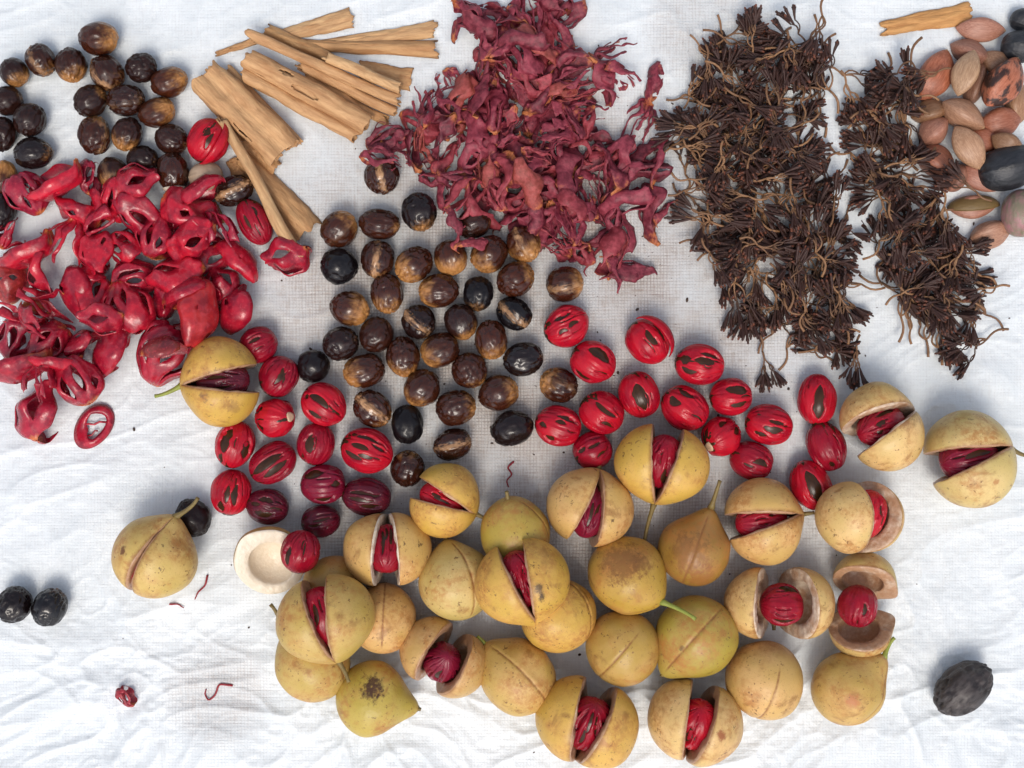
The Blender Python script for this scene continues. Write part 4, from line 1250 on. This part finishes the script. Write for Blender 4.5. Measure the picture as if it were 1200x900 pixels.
CINN_L = [
 # x0,y0,x1,y1,width,curl,taper,colour,holes,label
 (286,93,372,132,13,'roll',.9,CIN2,(),'short cinnamon roll under the left edge of the slit quill'),
 (270,82,350,166,12,'roll',.9,CIN,(),'narrow cinnamon roll along the right side of the thick left quill'),
 (236,108,318,196,13,'half',1.0,CIN2,(),'cinnamon strip along the lower left side of the thick quill'),
 (254,60,322,38,9,'half',.5,CIN2,(),'thin cinnamon splinter at the left end of the topmost shard'),
 (306,45,412,15,23,'plate',.45,CIN3,(),'topmost pale cinnamon shard with a ragged right end'),
 (352,50,507,29,20,'plate',.3,CIN3,(),'broad flat cinnamon shard, second from the top'),
 (346,52,508,59,18,'half',.6,CIN2,(),'long flat cinnamon strip with a square right end'),
 (420,82,482,93,26,'plate',.9,CIN2,(),'short square cut cinnamon plate under the thin rolls'),
 (313,34,392,72,13,'half',1.2,(0.44,.24,.10),(),'dark rough cinnamon strip crossing the shards'),
 (358,92,452,140,13,'roll',1.,CIN2,(),'thin cinnamon roll next to the largest slit quill'),
 (351,78,462,132,13,'roll',1.,CIN,(),'thin cinnamon roll, second from the largest slit quill'),
 (294,78,427,151,39,'double',1.,CIN,((.30,.52,.06,.016),(.50,.46,.11,.022),(.16,.40,.06,.008)),'largest cinnamon quill with two dark slits'),
 (297,47,466,121,13,'roll',1.,CIN,(),'long thin cinnamon roll lying on top of the bundle'),
 (385,74,469,109,13,'roll',1.,CIN3,(),'short thin cinnamon roll at the right of the bundle'),
 (272,186,281,206,18,'plate',1.,CIN2,(),'small cinnamon scrap between the pale kernel and the long stick'),
 (249,238,258,262,13,'plate',.8,CIN2,(),'tiny cinnamon scrap below the striped nutmeg'),
 (288,166,324,198,17,'half',1.,CIN2,(),'narrow cinnamon strip under the lower end of the left quill'),
 (243,89,336,179,44,'twin',1.,CIN,((.62,.40,.12,.010),(.42,.36,.10,.008),(.70,.64,.12,.010)),'thick double rolled cinnamon quill at the left'),
 (288,184,364,274,38,'half',.55,CIN2,(),'wide tapering cinnamon strip with a square lower end'),
 (266,146,352,302,16,'roll',.8,CIN3,(),'long thin cinnamon stick reaching down to the flat mace'),
 (1036,30,1138,12,26,'plate',.6,(0.62,.30,.09),(),'orange cinnamon shard alone at the top right'),
]
def cinnamon():
    for i, r in enumerate(CINN_L):
        x0, y0, x1, y1, wd, curl, tp, colr, holes, label = r
        L = math.hypot(x1 - x0, y1 - y0) * PX
        ang = math.degrees(math.atan2(-(y1 - y0), x1 - x0))
        v, f = bark(L, wd * PX, curl, 300 + 11 * i, tp, holes)
        me = mk_mesh('cinnamon_stick', v, f, mats=[M_CINN])
        M0 = RZ(ang)
        M, vv = seat(M0, v, (x0 + x1) / 2, (y0 + y1) / 2, drop=True, pct=88)
        o = link('cinnamon_stick', me, None, M, colr)
        tag(o, label, 'cinnamon', 'cinnamon bark pieces')
        stamp(vv)
cinnamon()

# ------------------------------------------------------------------ mace: split, opened arils
def mace_shape(seed, cover=0.7, nl=6, usmin=0.5, flare=0.3, crumple=0.12, free=0.5, th=0.045, flat=1.0, ratio=0.72, slim=0.8, shell=False, hf=0.2):
    rr = random.Random(seed)
    M_ = 26; K = 5
    tot = cover * 2 * math.pi
    b = np.cumsum([rr.uniform(0.6, 1.4) for _ in range(nl)]); b = np.concatenate([[0], b]) / b[-1] * tot - tot / 2
    us = [rr.uniform(usmin, usmin + 0.7) for _ in range(nl + 1)]
    ue = [(rr.uniform(2.0, 2.75) if rr.random() > free else 9.0) for _ in range(nl + 1)]
    G = [rr.uniform(0.35, slim) * tot / nl for _ in range(nl + 1)]
    UM = rr.uniform(2.25, 2.95)
    if shell: ue = [min(q, rr.uniform(1.5, UM - 0.25)) for q in ue]
    def gap(i, u):
        a = (u - us[i]) / (min(ue[i], 3.6) - us[i])
        g = np.where((a > 0) & (a < 1), np.sin(np.clip(a, 0, 1) * math.pi * (0.62 if ue[i] > 4 else 1)) ** 0.75, 0.0)
        return G[i] * g
    V, F, tips, off = [], [], [], 0
    for i in range(nl):
        fr = ue[i] > 4 and ue[i + 1] > 4
        umax = UM if shell else rr.uniform(1.7, 2.9)
        u = np.linspace(0.16, umax, M_)
        bs = (0.62 + 0.38 * np.sin(np.clip(u, 0.3, 2.7))) if shell else np.ones(M_)
        l = b[i] * bs + gap(i, u) / 2 * (0 if i == 0 else 1); r_ = b[i + 1] * bs - gap(i + 1, u) / 2 * (0 if i == nl - 1 else 1)
        mid = (l + r_) / 2; hw = np.maximum((r_ - l) / 2, 0.025)
        if not shell and (fr or rr.random() < 0.5): hw = hw * (1 - 0.8 * sstep(0.55, 1.0, (u - .16) / (umax - .16)))
        curl = rr.uniform(-0.35, 0.9) * (1 if fr else 0.5)
        sway = rr.uniform(-0.4, 0.4)
        if shell: curl = sway = 0.0
        for jj in range(M_):
            q = (u[jj] - 0.16) / (umax - 0.16)
            for kk in range(K):
                c = -1 + 2 * kk / (K - 1)
                th_ = mid[jj] + c * hw[jj] + sway * q * q
                rad = 1 + flare * q * q + curl * 0.35 * q ** 3 - 0.05 * c * c
                uu = u[jj] * (1 - 0.22 * max(0, curl) * q * q)
                V.append((-math.cos(uu) * rad, math.sin(uu) * rad * ratio * math.cos(th_), math.sin(uu) * rad * ratio * math.sin(th_)))
                tips.append(1.0 - 1.6 * q if q < .5 else 0.2 + 0.75 * max(0, q - .82) / .18 * (1 if fr else .3))
        F += [tuple(k + off for k in q) for q in grid_faces(M_, K)]
        off += M_ * K
    V = np.array(V); tips = np.array(tips)
    V, F, idx = weld(V, F, 1e-4); tips = tips[idx]
    # the solid parts of neighbouring lobes are stitched where they met: lean on the weld, then crumple
    for ax in range(3):
        V[:, ax] += crumple * (pn(V[:, 0] * 1.3, V[:, 1] * 1.3, V[:, 2] * 1.3, seed + ax * 5) + (0.25 + hf) * pn(V[:, 0] * 2.6, V[:, 1] * 2.6, V[:, 2] * 2.6, seed + 40 + ax) + hf * pn(V[:, 0] * 6.5, V[:, 1] * 6.5, V[:, 2] * 6.5, seed + 60 + ax))
    V[:, 2] *= flat
    v, f = solidify(V, F, th)
    return v, f, np.concatenate([tips, np.clip(tips + 0.22, 0, 1)])

def mace_mesh(mat, *a, **k):
    v, f, t = mace_shape(*a, **k)
    s = 0.014                      # so object coordinates are metres
    return mk_mesh('mace', v * s, f, mats=[mat], attrs={'tip': t})
FRESH = [mace_mesh(M_FRESH, 1000 + 7 * k, cover=[.60, .75, .50, .95, .55, .7, .55, .8, .46, .62, .9, .5][k], nl=[4, 7, 3, 9, 4, 5, 3, 7, 3, 5, 8, 4][k],
                   usmin=[.7, .6, 1.2, .6, 1.0, .7, 1.2, .5, 1.0, .8, .6, .8][k], flare=[.10, .25, .05, .0, .15, .1, .1, .3, .1, .1, .0, .15][k],
                   crumple=[.24, .28, .16, .16, .30, .30, .18, .28, .28, .28, .18, .32][k], free=.3 if k in (1, 7) else 0, hf=.04, th=.022, flat=.9, ratio=.82,
                   slim=[.5, .9, .4, .45, .5, .55, .6, 1.0, .5, .5, .5, .55][k], shell=(k not in (1, 7))) for k in range(12)]
DRIED = [mace_mesh(M_DRIED, 2000 + 9 * k, cover=[.5, .6, .35, .7, .5, .4, .55, .45, .65, .5, .45, .45, .6, .4, .8, .5][k], nl=[4, 6, 2, 7, 3, 2, 6, 3, 5, 7, 2, 3, 5, 3, 8, 3][k],
                   usmin=.6 + .08 * (k % 6), flare=.2, crumple=.32, free=.4, hf=.13, th=.028, flat=.7, ratio=.66, slim=[.7, 1.2, .5, 1.2, .7, .5, 1.2, .7, 1.0, 1.3, .5, .7, 1.0, .6, 1.2, .8][k],
                   shell=k in (0, 2, 4, 5, 7, 10, 11, 13, 15)) for k in range(16)]
FRESH_L = [
 # px,py,w,h,variant,yaw,roll,colour
 (25,290,64,42,2,200,0,RED,'bulging smooth red mace at the left edge of the heap'),
 (10,268,40,36,1,60,40,CRIM,'crumpled dark mace under the bulging one at the left edge'),
 (8,330,40,44,6,90,120,(0.16,.03,.012),'brown dried out mace scrap at the left edge'),
 (85,246,52,38,4,150,0,RED,'mace lobe with a yellow lower tip under the glossy cup'),
 (30,226,44,48,3,120,30,DKRED,'dark mace cage left of the glossy cup'),
 (103,206,30,34,5,80,0,DKRED,'small dark mace scrap right of the glossy cup'),
 (117,238,26,38,8,100,10,RED,'narrow orange red mace strip left of the orange rimmed cage'),
 (138,233,46,44,3,70,90,RED,'mace cage with an orange rim below the olive nutmeg'),
 (165,213,50,36,9,20,20,CRIM,'lobed mace under the glossy chestnut nutmeg'),
 (240,228,50,36,2,30,0,CRIM,'smooth mace hood below the bald beige kernel'),
 (205,252,40,40,1,220,60,CRIM,'curled mace behind the hollow one'),
 (222,246,62,50,4,330,30,RED,'large hollow mace curving around a dark opening'),
 (160,250,54,46,0,140,10,CRIM,'pink mace with small holes in the middle of the heap'),
 (256,270,40,44,7,300,0,DKRED,'dark red mace with a thin loop at the right of the heap'),
 (183,277,38,54,10,80,0,CRIM,'ribbed mace cage left of the hollow piece'),
 (125,266,50,46,7,30,200,CRIM,'crumpled curly mace in the upper middle of the heap'),
 (76,288,60,52,1,250,30,RED,'mace with a large arching loop beside the bulging one'),
 (145,292,42,44,5,330,60,RED,'pale edged mace right of the open cup in the middle'),
 (115,301,54,40,9,280,140,RED,'broad mace cup in the middle of the heap'),
 (244,302,46,42,0,40,90,CRIM,'mace with wrinkled slits over the smooth one at right'),
 (226,282,50,46,11,200,20,RED,'shiny orange red mace lobes at the right of the heap'),
 (275,305,46,48,2,310,0,RED,'smooth red mace pointing to the lower right with a pale tip'),
 (48,319,40,40,8,300,160,RED,'small mace with one hole and an orange edge'),
 (105,322,34,34,4,10,40,RED,'little mace scrap below the broad cup'),
 (88,342,42,54,6,110,15,CRIM,'flat mace sheet with one white hole near its top'),
 (113,350,40,50,0,260,0,RED,'fan shaped mace left of the domed piece'),
 (156,325,46,44,10,10,180,CRIM,'open mace bowl above the domed piece'),
 (256,334,42,44,9,130,60,CRIM,'mace scrap under the slotted ones at right'),
 (206,322,56,48,4,190,150,RED,'glossy mace bowl above the slotted ones'),
 (196,348,38,46,11,240,60,CRIM,'slatted mace strips left of the pointed piece'),
 (226,346,62,34,6,20,0,CRIM,'smooth pink mace with one dark slot lying across'),
 (238,367,46,60,2,-95,0,(0.50,.03,.022),'orange red pointed mace hanging down at the right'),
 (278,362,34,60,6,70,40,CRIM,'oval mace with a brown slot at the right end of the heap'),
 (152,362,62,54,3,-70,10,RED,'domed mace with a knot of slits at its foot'),
 (27,360,48,46,7,160,40,RED,'looped mace near the left edge'),
 (56,376,64,54,1,330,200,CRIM,'crumpled mace with an orange middle in the lower left'),
 (20,396,54,48,5,70,30,DKRED,'dark mace at the left edge of the lower heap'),
 (130,376,40,38,9,180,0,CRIM,'small mace behind the domed one'),
 (60,402,46,44,10,230,100,CRIM,'tangled mace above the one with two pin holes'),
 (30,426,58,46,6,200,0,CRIM,'pinkish mace with one slot, lower left of the heap'),
 (75,423,44,32,2,170,0,RED,'small mace bulb with two pin holes'),
 (100,406,40,34,8,30,0,CRIM,'small mace lobe between the bulb and the slotted one'),
 (131,414,42,62,6,65,20,CRIM,'tall mace with a long dark slot at the lower right of the heap'),
 (62,446,42,44,7,280,60,CRIM,'narrow mace neck joining the bottom pieces'),
 (100,446,54,52,10,120,20,CRIM,'looped mace with a white hole at the bottom of the heap'),
 (42,483,56,64,9,80,0,(0.30,.008,.028),'large dull mace with frayed left edge, lowest on the left'),
 (196,414,62,76,3,60,160,CRIM,'mace ring with thin threads around a brown shell, left of the stalked fruit'),
 (66,212,52,50,2,205,-10,(0.56,.008,.025),'glossy bright red mace cup on top of the heap'),
 (334,301,52,40,9,190,0,CRIM,'flat pink mace cage under the tip of the cinnamon stick'),
]
def put_mace(me, px, py, w_, h_, yaw, pitch, roll, colr, label, group, name, pct, zs=1.0):
    M0 = Matrix.Diagonal((1, 1, zs, 1)) @ RZ(yaw) @ RY(pitch) @ RX(roll)
    M, vv = seat(M0, vnp(me), px, py, w_, h_, drop=True, pct=pct)
    o = link(name, me, None, M, colr)
    tag(o, label, 'mace', group)
    stamp(vv)
    return o
for i, r in enumerate(FRESH_L):
    put_mace(FRESH[r[4]], r[0], r[1], r[2] * 1.14, r[3] * 1.14, r[5], R.uniform(-14, 14), r[6] + R.uniform(-20, 20), r[7], r[8], 'fresh red mace pieces', 'mace_piece', 70)

# the flat ring of mace lying alone, with a slender thread across its hole
def ring_mace():
    n = 60; parts = []
    t = np.linspace(0, 2 * math.pi, n, endpoint=False)
    wd = 0.36 + 0.36 * np.clip(np.cos(t - 2.5), 0, 1) ** 0.8 + 0.04 * np.sin(t * 3)
    v = []
    for a, w_ in zip(t, wd):
        for q in (0, .33, .66, 1):
            rr = 1 - w_ * q
            v.append((rr * math.cos(a) * 1.22, rr * math.sin(a) * .82, 0.10 + 0.20 * math.sin(q * 2.2) + 0.10 * math.sin(a * 2)))
    f = [tuple(q) for q in grid_faces(n + 1, 4)]
    f = [tuple(i % (n * 4) for i in q) for q in f]
    parts.append(solidify(v, f, 0.06))
    c = np.array([(-.25, .5, .2), (.0, .22, .26), (.12, .02, .2), (.4, -.12, .24), (.6, -.42, .2)])
    parts.append(tube(c, .055, 6))
    c = np.array([(-.55, -.05, .2), (-.35, -.22, .22), (-.1, -.2, .2), (-.02, -.32, .2)])
    parts.append(tube(c, .045, 6))
    v, f = join(parts)
    me = mk_mesh('mace', v * .012, f, mats=[M_FRESH], attrs={'tip': np.zeros(len(v))})
    M, vv = seat(RZ(52), vnp(me), 108, 500, 49, 52)
    o = link('mace_piece', me, None, M, (0.36, .008, .026))
    tag(o, 'flat pink mace ring with a large hole, lying alone below the heap', 'mace', 'fresh red mace pieces')
ring_mace()

# ---------------- dried mace heap
def inside(poly, x, y):
    c = False; j = len(poly) - 1
    for i in range(len(poly)):
        (x1, y1), (x2, y2) = poly[i], poly[j]
        if (y1 > y) != (y2 > y) and x < (x2 - x1) * (y - y1) / (y2 - y1) + x1: c = not c
        j = i
    return c
def scatter(poly, dist, rng, tries=4000):
    xs = [p[0] for p in poly]; ys = [p[1] for p in poly]; out = []
    for _ in range(tries):
        x, y = rng.uniform(min(xs), max(xs)), rng.uniform(min(ys), max(ys))
        if inside(poly, x, y) and all((x - a) ** 2 + (y - b) ** 2 > dist * dist for a, b in out): out.append((x, y))
    return out
DPOLY = [(552,22),(590,0),(662,0),(668,40),(700,62),(735,70),(728,92),(690,100),(688,125),(735,120),(762,140),(766,200),(745,245),(728,290),(690,305),(640,285),(590,255),(540,232),(490,205),(455,180),(462,150),(492,128),(520,95),(560,82),(562,48)]
DCOL = [(0.21,.015,.033),(0.15,.010,.022),(0.26,.027,.047),(0.10,.007,.015),(0.30,.029,.036),(0.36,.068,.040)]
HAND_D = [
 (548,22,36,30,0,-30,'dried mace curl at the upper left tip of the maroon heap'),
 (720,62,62,34,9,20,'dried mace with splayed thin fingers at the upper right of the maroon heap'),
 (728,86,50,24,5,-8,'smooth dried mace lobe under the one with splayed fingers'),
 (768,96,24,54,10,80,'narrow upright dried mace strip apart at the right of the maroon heap'),
 (765,250,34,74,13,82,'long upright dried mace strip at the right edge of the maroon heap'),
 (778,250,28,34,5,60,'small round dried mace hood beside the long upright strip'),
 (775,190,30,64,2,75,'dried mace strip hanging above the long upright one'),
 (741,318,48,34,7,0,'square ended dried mace piece with a hole, lowest of the maroon heap'),
 (715,322,28,46,5,-60,'thin pointed dried mace strip left of the square ended one'),
 (447,190,46,30,6,-15,'dried mace hood covering the top of the vertically striped nutmeg'),
 (452,163,56,32,1,25,'dried mace folds at the left end of the maroon heap'),
 (538,284,22,28,5,80,'small loose pink mace cap lying on the central nutmegs'),
 (553,290,38,18,13,-8,'small loose pink mace strip beside the cap on the central nutmegs'),
 (533,262,22,40,10,-60,'orange edged mace strip hanging onto the central nutmegs'),
]
def zone(px, py, poly):
    xs = [p[0] for p in poly]; ys = [p[1] for p in poly]
    fx = (px - min(xs)) / (max(xs) - min(xs)); fy = (py - min(ys)) / (max(ys) - min(ys))
    a = ['top', 'upper', 'middle', 'lower', 'bottom'][min(4, int(fy * 5))]
    b = ['left', 'centre left', 'centre', 'centre right', 'right'][min(4, int(fx * 5))]
    return a, b
rd = random.Random(21)
pts = [p for p in scatter(DPOLY, 15.5, rd) if p[0] < 690 or rd.random() < .55]
rd.shuffle(pts)
for i, (x, y) in enumerate(pts):
    a, b = zone(x, y, DPOLY)
    k_ = rd.choice([1, 1, .62]); L = k_ * rd.uniform(38, 62); wd = k_ * rd.uniform(20, 36); an = rd.uniform(0, 180)
    c, s = abs(math.cos(an * D2R)), abs(math.sin(an * D2R))
    ci_ = rd.choice([0, 0, 1, 1, 2, 2, 3, 4, 4, 5])
    size = 'small ' if k_ < 1 else ('long ' if L > 52 else '')
    tone = ['dull red', 'dark maroon', 'pinkish', 'blackish', 'bright red', 'orange tinged'][ci_]
    put_mace(DRIED[rd.randrange(16)], x, y, L * c + wd * s, L * s + wd * c, an + rd.choice([0, 180]), rd.uniform(-20, 20), rd.choice([0, 0, 180, 90]) + rd.uniform(-35, 35), DCOL[ci_],
             '%s%s dried mace, %s band, %s of the maroon heap' % (size, tone, a, b), 'dried mace pieces in the maroon heap', 'dried_mace', 62, 0.85)
for i, r in enumerate(HAND_D):
    put_mace(DRIED[r[4]], r[0], r[1], r[2], r[3], r[5], 0, 15 * i % 40 - 20, DCOL[i % 3] if 'pink' not in r[6] else (0.34, .04, .055), r[6], 'dried mace pieces in the maroon heap', 'dried_mace', 75, .85)

# ------------------------------------------------------------------ cloves still on their stems
def bud_mesh(seed):
    rr = random.Random(seed)
    n = 9
    prof = [(0, .00055), (.0012, .00085), (.004, .00115), (.007, .00135), (.0082, .00145), (.0090, .00170), (.0098, .0016)]
    v = []
    bend = rr.uniform(-.0022, .0022)
    for x, r in prof:
        for k in range(n):
            a = 2 * math.pi * k / n
            q = 0.72 * r * (1 + (0.28 * math.cos(4 * a) if x > .0085 else 0.06 * rr.uniform(-1, 1)))
            v.append((x, q * math.cos(a) + bend * (x / .0095) ** 2, q * math.sin(a)))
    f = grid_faces(len(prof), n, True)
    o = len(v)
    for x, r in ((.0099, .0011), (.0107, .0012), (.0114, .0007)):
        for k in range(n):
            a = 2 * math.pi * k / n
            v.append((x, .74 * r * math.cos(a) + bend, .74 * r * math.sin(a)))
    for i in range(-1, 2):
        for k in range(n):
            k2 = (k + 1) % n
            f.append((o + i * n + k, o + i * n + k2, o + (i + 1) * n + k2, o + (i + 1) * n + k))
    f.append(tuple(o + 2 * n + k for k in range(n)))
    return mk_mesh('clove', v, f, mats=[M_CBUD])
BUDS = [bud_mesh(k) for k in range(5)]
def spray(seed):
    """stem mesh plus the places of its cloves; stem end at the origin, cloves towards +x"""
    rr = random.Random(seed)
    tubes, buds = [], []
    def branch(p, d, L, r, depth):
        side = Vector((-d.y, d.x, 0)).normalized() if abs(d.x) + abs(d.y) > 1e-6 else Vector((1, 0, 0))
        bend = rr.choice([-1, 1]) * rr.uniform(.05, .3) * L
        pts = []
        for t in np.linspace(0, 1, 6):
            q = p + d * (L * t) + side * (bend * math.sin(t * math.pi)) + Vector((0, 0, 0.04 * L * math.sin(t * math.pi)))
            pts.append(tuple(q))
        tubes.append(tube(pts, np.linspace(r, r * .78, 6), 6))
        end = Vector(pts[-1])
        if depth == 0:
            for k in range(rr.choice([3, 3, 3, 4])):
                a = rr.uniform(-11, 11); e = rr.uniform(-13, 13)
                dd = (Matrix.Rotation(a * D2R, 3, 'Z') @ d); dd = Vector((dd.x, dd.y, dd.z + math.sin(e * D2R))).normalized()
                M = Matrix.Translation(end - dd * .0006) @ dd.to_track_quat('X', 'Z').to_matrix().to_4x4() @ RX(rr.uniform(0, 90)) @ Matrix.Diagonal((rr.uniform(.8, 1.35), rr.uniform(.75, 1.1), rr.uniform(.75, 1.1), 1))
                buds.append((M, rr.randrange(5)))
            return
        n = 3 if depth == 2 else 3
        for k in range(n):
            a = (k - (n - 1) / 2) * (19 if depth == 2 else 12) + rr.uniform(-8, 8)
            dd = Matrix.Rotation(a * D2R, 3, 'Z') @ d
            dd = Vector((dd.x, dd.y, dd.z * .5 + rr.uniform(-.28, .28))).normalized()
            branch(end, dd, L * rr.uniform(.72, 1.0) * (0.92 if depth == 2 else .7), r * .74, depth - 1)
    branch(Vector((0, 0, 0)), Vector((1, 0, 0)), rr.uniform(.010, .018), .00095, 2)
    v, f = join(tubes)
    me = mk_mesh('stem', v, f, mats=[M_CSTEM])
    pts = [vnp(me)] + [xf(M, vnp(BUDS[k])) for M, k in buds]
    return me, buds, np.vstack(pts)
SPRAYS = [spray(50 + k) for k in range(12)]
def put_spray(k, px, py, ang, roll, label, group, pct=60):
    me, buds, pts = SPRAYS[k]
    c = (pts.min(0) + pts.max(0)) / 2
    M0 = RZ(ang) @ RX(roll) @ Matrix.Scale(.84 + .03 * (k % 5), 4) @ Matrix.Translation(-Vector(c))
    M, vv = seat(M0, pts, px, py, drop=True, pct=pct)
    base = base_of(vv)
    root = thing('clove_cluster', base, label, 'cloves', group)
    TI = Matrix.Translation(Vector(base)).inverted()
    link('stem', me, root, TI @ M)
    for B, kk in buds: link('clove', BUDS[kk], root, TI @ M @ B)
    stamp(vv)
CPA = [(845,40),(870,28),(930,32),(956,62),(960,105),(944,150),(952,190),(984,235),(996,300),(1004,360),(1004,402),(960,405),(915,382),(868,362),(850,305),(815,258),(806,200),(800,145),(812,95)]
CPB = [(1000,95),(1048,94),(1078,120),(1066,200),(1100,232),(1145,300),(1150,350),(1136,388),(1110,402),(1070,378),(1046,330),(1032,260),(1012,190),(1000,130)]
HAND_C = [
 (905,425,-75,0,'clove cluster hanging lowest of the left heap, above the red seeds'),
 (998,425,-100,10,'dark clove cluster just above the bruised open fruit'),
 (955,385,-40,0,'clove cluster fanning out below the left heap'),
 (950,40,-100,0,'clove cluster with stem pointing up at the top of the left heap'),
 (1045,92,-115,0,'clove cluster with a pale stem pointing up at the top of the right heap'),
 (1078,95,195,0,'clove cluster whose stem reaches onto the red pointed nut'),
 (1140,415,205,0,'clove cluster with a long bare stem at the lower tip of the right heap'),
 (1150,340,185,0,'clove cluster with its stem reaching to the right edge'),
 (800,160,180,0,'clove cluster pointing left towards the dried mace'),
 (815,245,160,0,'clove cluster with bare stems at the left rim of the left heap'),
 (845,310,-60,0,'clove cluster with loose stems above the wide red seed'),
 (985,360,-80,0,'clove cluster linking the lower ends of both clove heaps'),
 (1120,215,150,0,'clove cluster lying across the pink pointed nuts'),
]
rc = random.Random(5)
for poly, nm, dist in ((CPA, 'left', 15.0), (CPB, 'right', 15.5)):
    pts = scatter(poly, dist, rc); rc.shuffle(pts)
    cx = sum(p[0] for p in poly) / len(poly)
    for (x, y) in pts:
        a, b = zone(x, y, poly)
        kk_, an_ = rc.randrange(12), rc.uniform(0, 360)
        to = ['right', 'upper right', 'up', 'upper left', 'left', 'lower left', 'down', 'lower right'][int(((an_ + 180) % 360 + 22.5) // 45) % 8]
        put_spray(kk_, x, y, an_, rc.uniform(-40, 40) + rc.choice([0, 180]),
                  'clove cluster, stem pointing %s, %s band, %s of the %s clove heap' % (to, a, b, nm), 'clove clusters in the two dark heaps')
for i, r in enumerate(HAND_C):
    put_spray(i % 12, r[0], r[1], r[2], r[3], r[4], 'clove clusters in the two dark heaps', 75)

# ------------------------------------------------------------------ small litter
def thread(pxs, rad, label, name='mace_thread', mat=M_THREAD):
    p = []
    for i in range(len(pxs) - 1):
        (x0, y0), (x1, y1) = pxs[i], pxs[i + 1]
        for t in np.linspace(0, 1, 5, endpoint=False): p.append((x0 + (x1 - x0) * t, y0 + (y1 - y0) * t))
    p.append(pxs[-1]); p = np.array(p, float)
    for _ in range(3): p[1:-1] = (p[:-2] + 2 * p[1:-1] + p[2:]) / 4
    q = []
    for k, (x, y) in enumerate(p):
        wx, wy = W(x, y, 0)
        q.append((wx, wy, float(cloth_h(wx, wy)) + rad * PX * 0.8 + 0.0008 * abs(math.sin(k * .5))))
    v, f = tube(q, rad * PX * (1 - 0.5 * np.linspace(0, 1, len(q))), 6)
    o = link(name, mk_mesh(name, v, f, mats=[mat]))
    tag(o, label, 'thread', 'loose red mace threads')
thread([(602,541),(594,548),(601,556),(593,563),(596,571)], 1.2, 'crinkled red thread on the bare sheet right of the central nutmegs')
thread([(243,674),(241,686),(232,694),(229,702)], 1.3, 'curved red thread right of the pale yellow stalked fruit')
thread([(199,708),(208,707),(216,712)], 1.2, 'short red thread below the pale yellow stalked fruit')
thread([(272,804),(256,801),(252,815),(244,822),(239,815),(241,808)], 1.4, 'hooked red thread on the sheet at the lower left')
def scrap(px, py, w_, h_, ang, k, colr, label, cat, name):
    me = FRESH[k]
    M, vv = seat(RZ(ang), vnp(me), px, py, w_, h_, drop=True, pct=90)
    o = link(name, me, None, M, colr); tag(o, label, cat)
scrap(147,817,20,27,120,5,(0.26,.03,.035),'tiny pinkish brown mace scrap alone at the lower left','mace','mace_scrap')
scrap(205,408,40,34,10,6,(0.06,.03,.016),'brown shell fragment inside the threaded mace ring','shell','shell_fragment')
rs = random.Random(3); parts = []
for k in range(150):
    px, py = (rs.gauss(640, 260), rs.gauss(420, 220))
    if not (5 < px < 1195 and 5 < py < 895): continue
    r = rs.choice([.5, .6, .8, .8, 1.1, 1.6]) * PX
    x, y = W(px, py); a = rs.uniform(0, 3.14)
    U, T = ell_sphere(5, 6)
    v = np.stack([-np.cos(U) * r * rs.uniform(1, 2.2), np.sin(U) * np.cos(T) * r, np.sin(U) * np.sin(T) * r * .7], -1).reshape(-1, 3)
    c, s = math.cos(a), math.sin(a)
    v = np.stack([v[:, 0] * c - v[:, 1] * s + x, v[:, 0] * s + v[:, 1] * c + y, v[:, 2] + float(cloth_h(x, y)) + r * .4], -1)
    parts.append((v, grid_faces(5, 6, True)))
v, f = join(parts)
o = link('crumbs', mk_mesh('crumbs', v, f, mats=[M_CRUMB]))
tag(o, 'tiny dark crumbs and specks scattered over the white sheet', 'crumbs', kind='stuff')
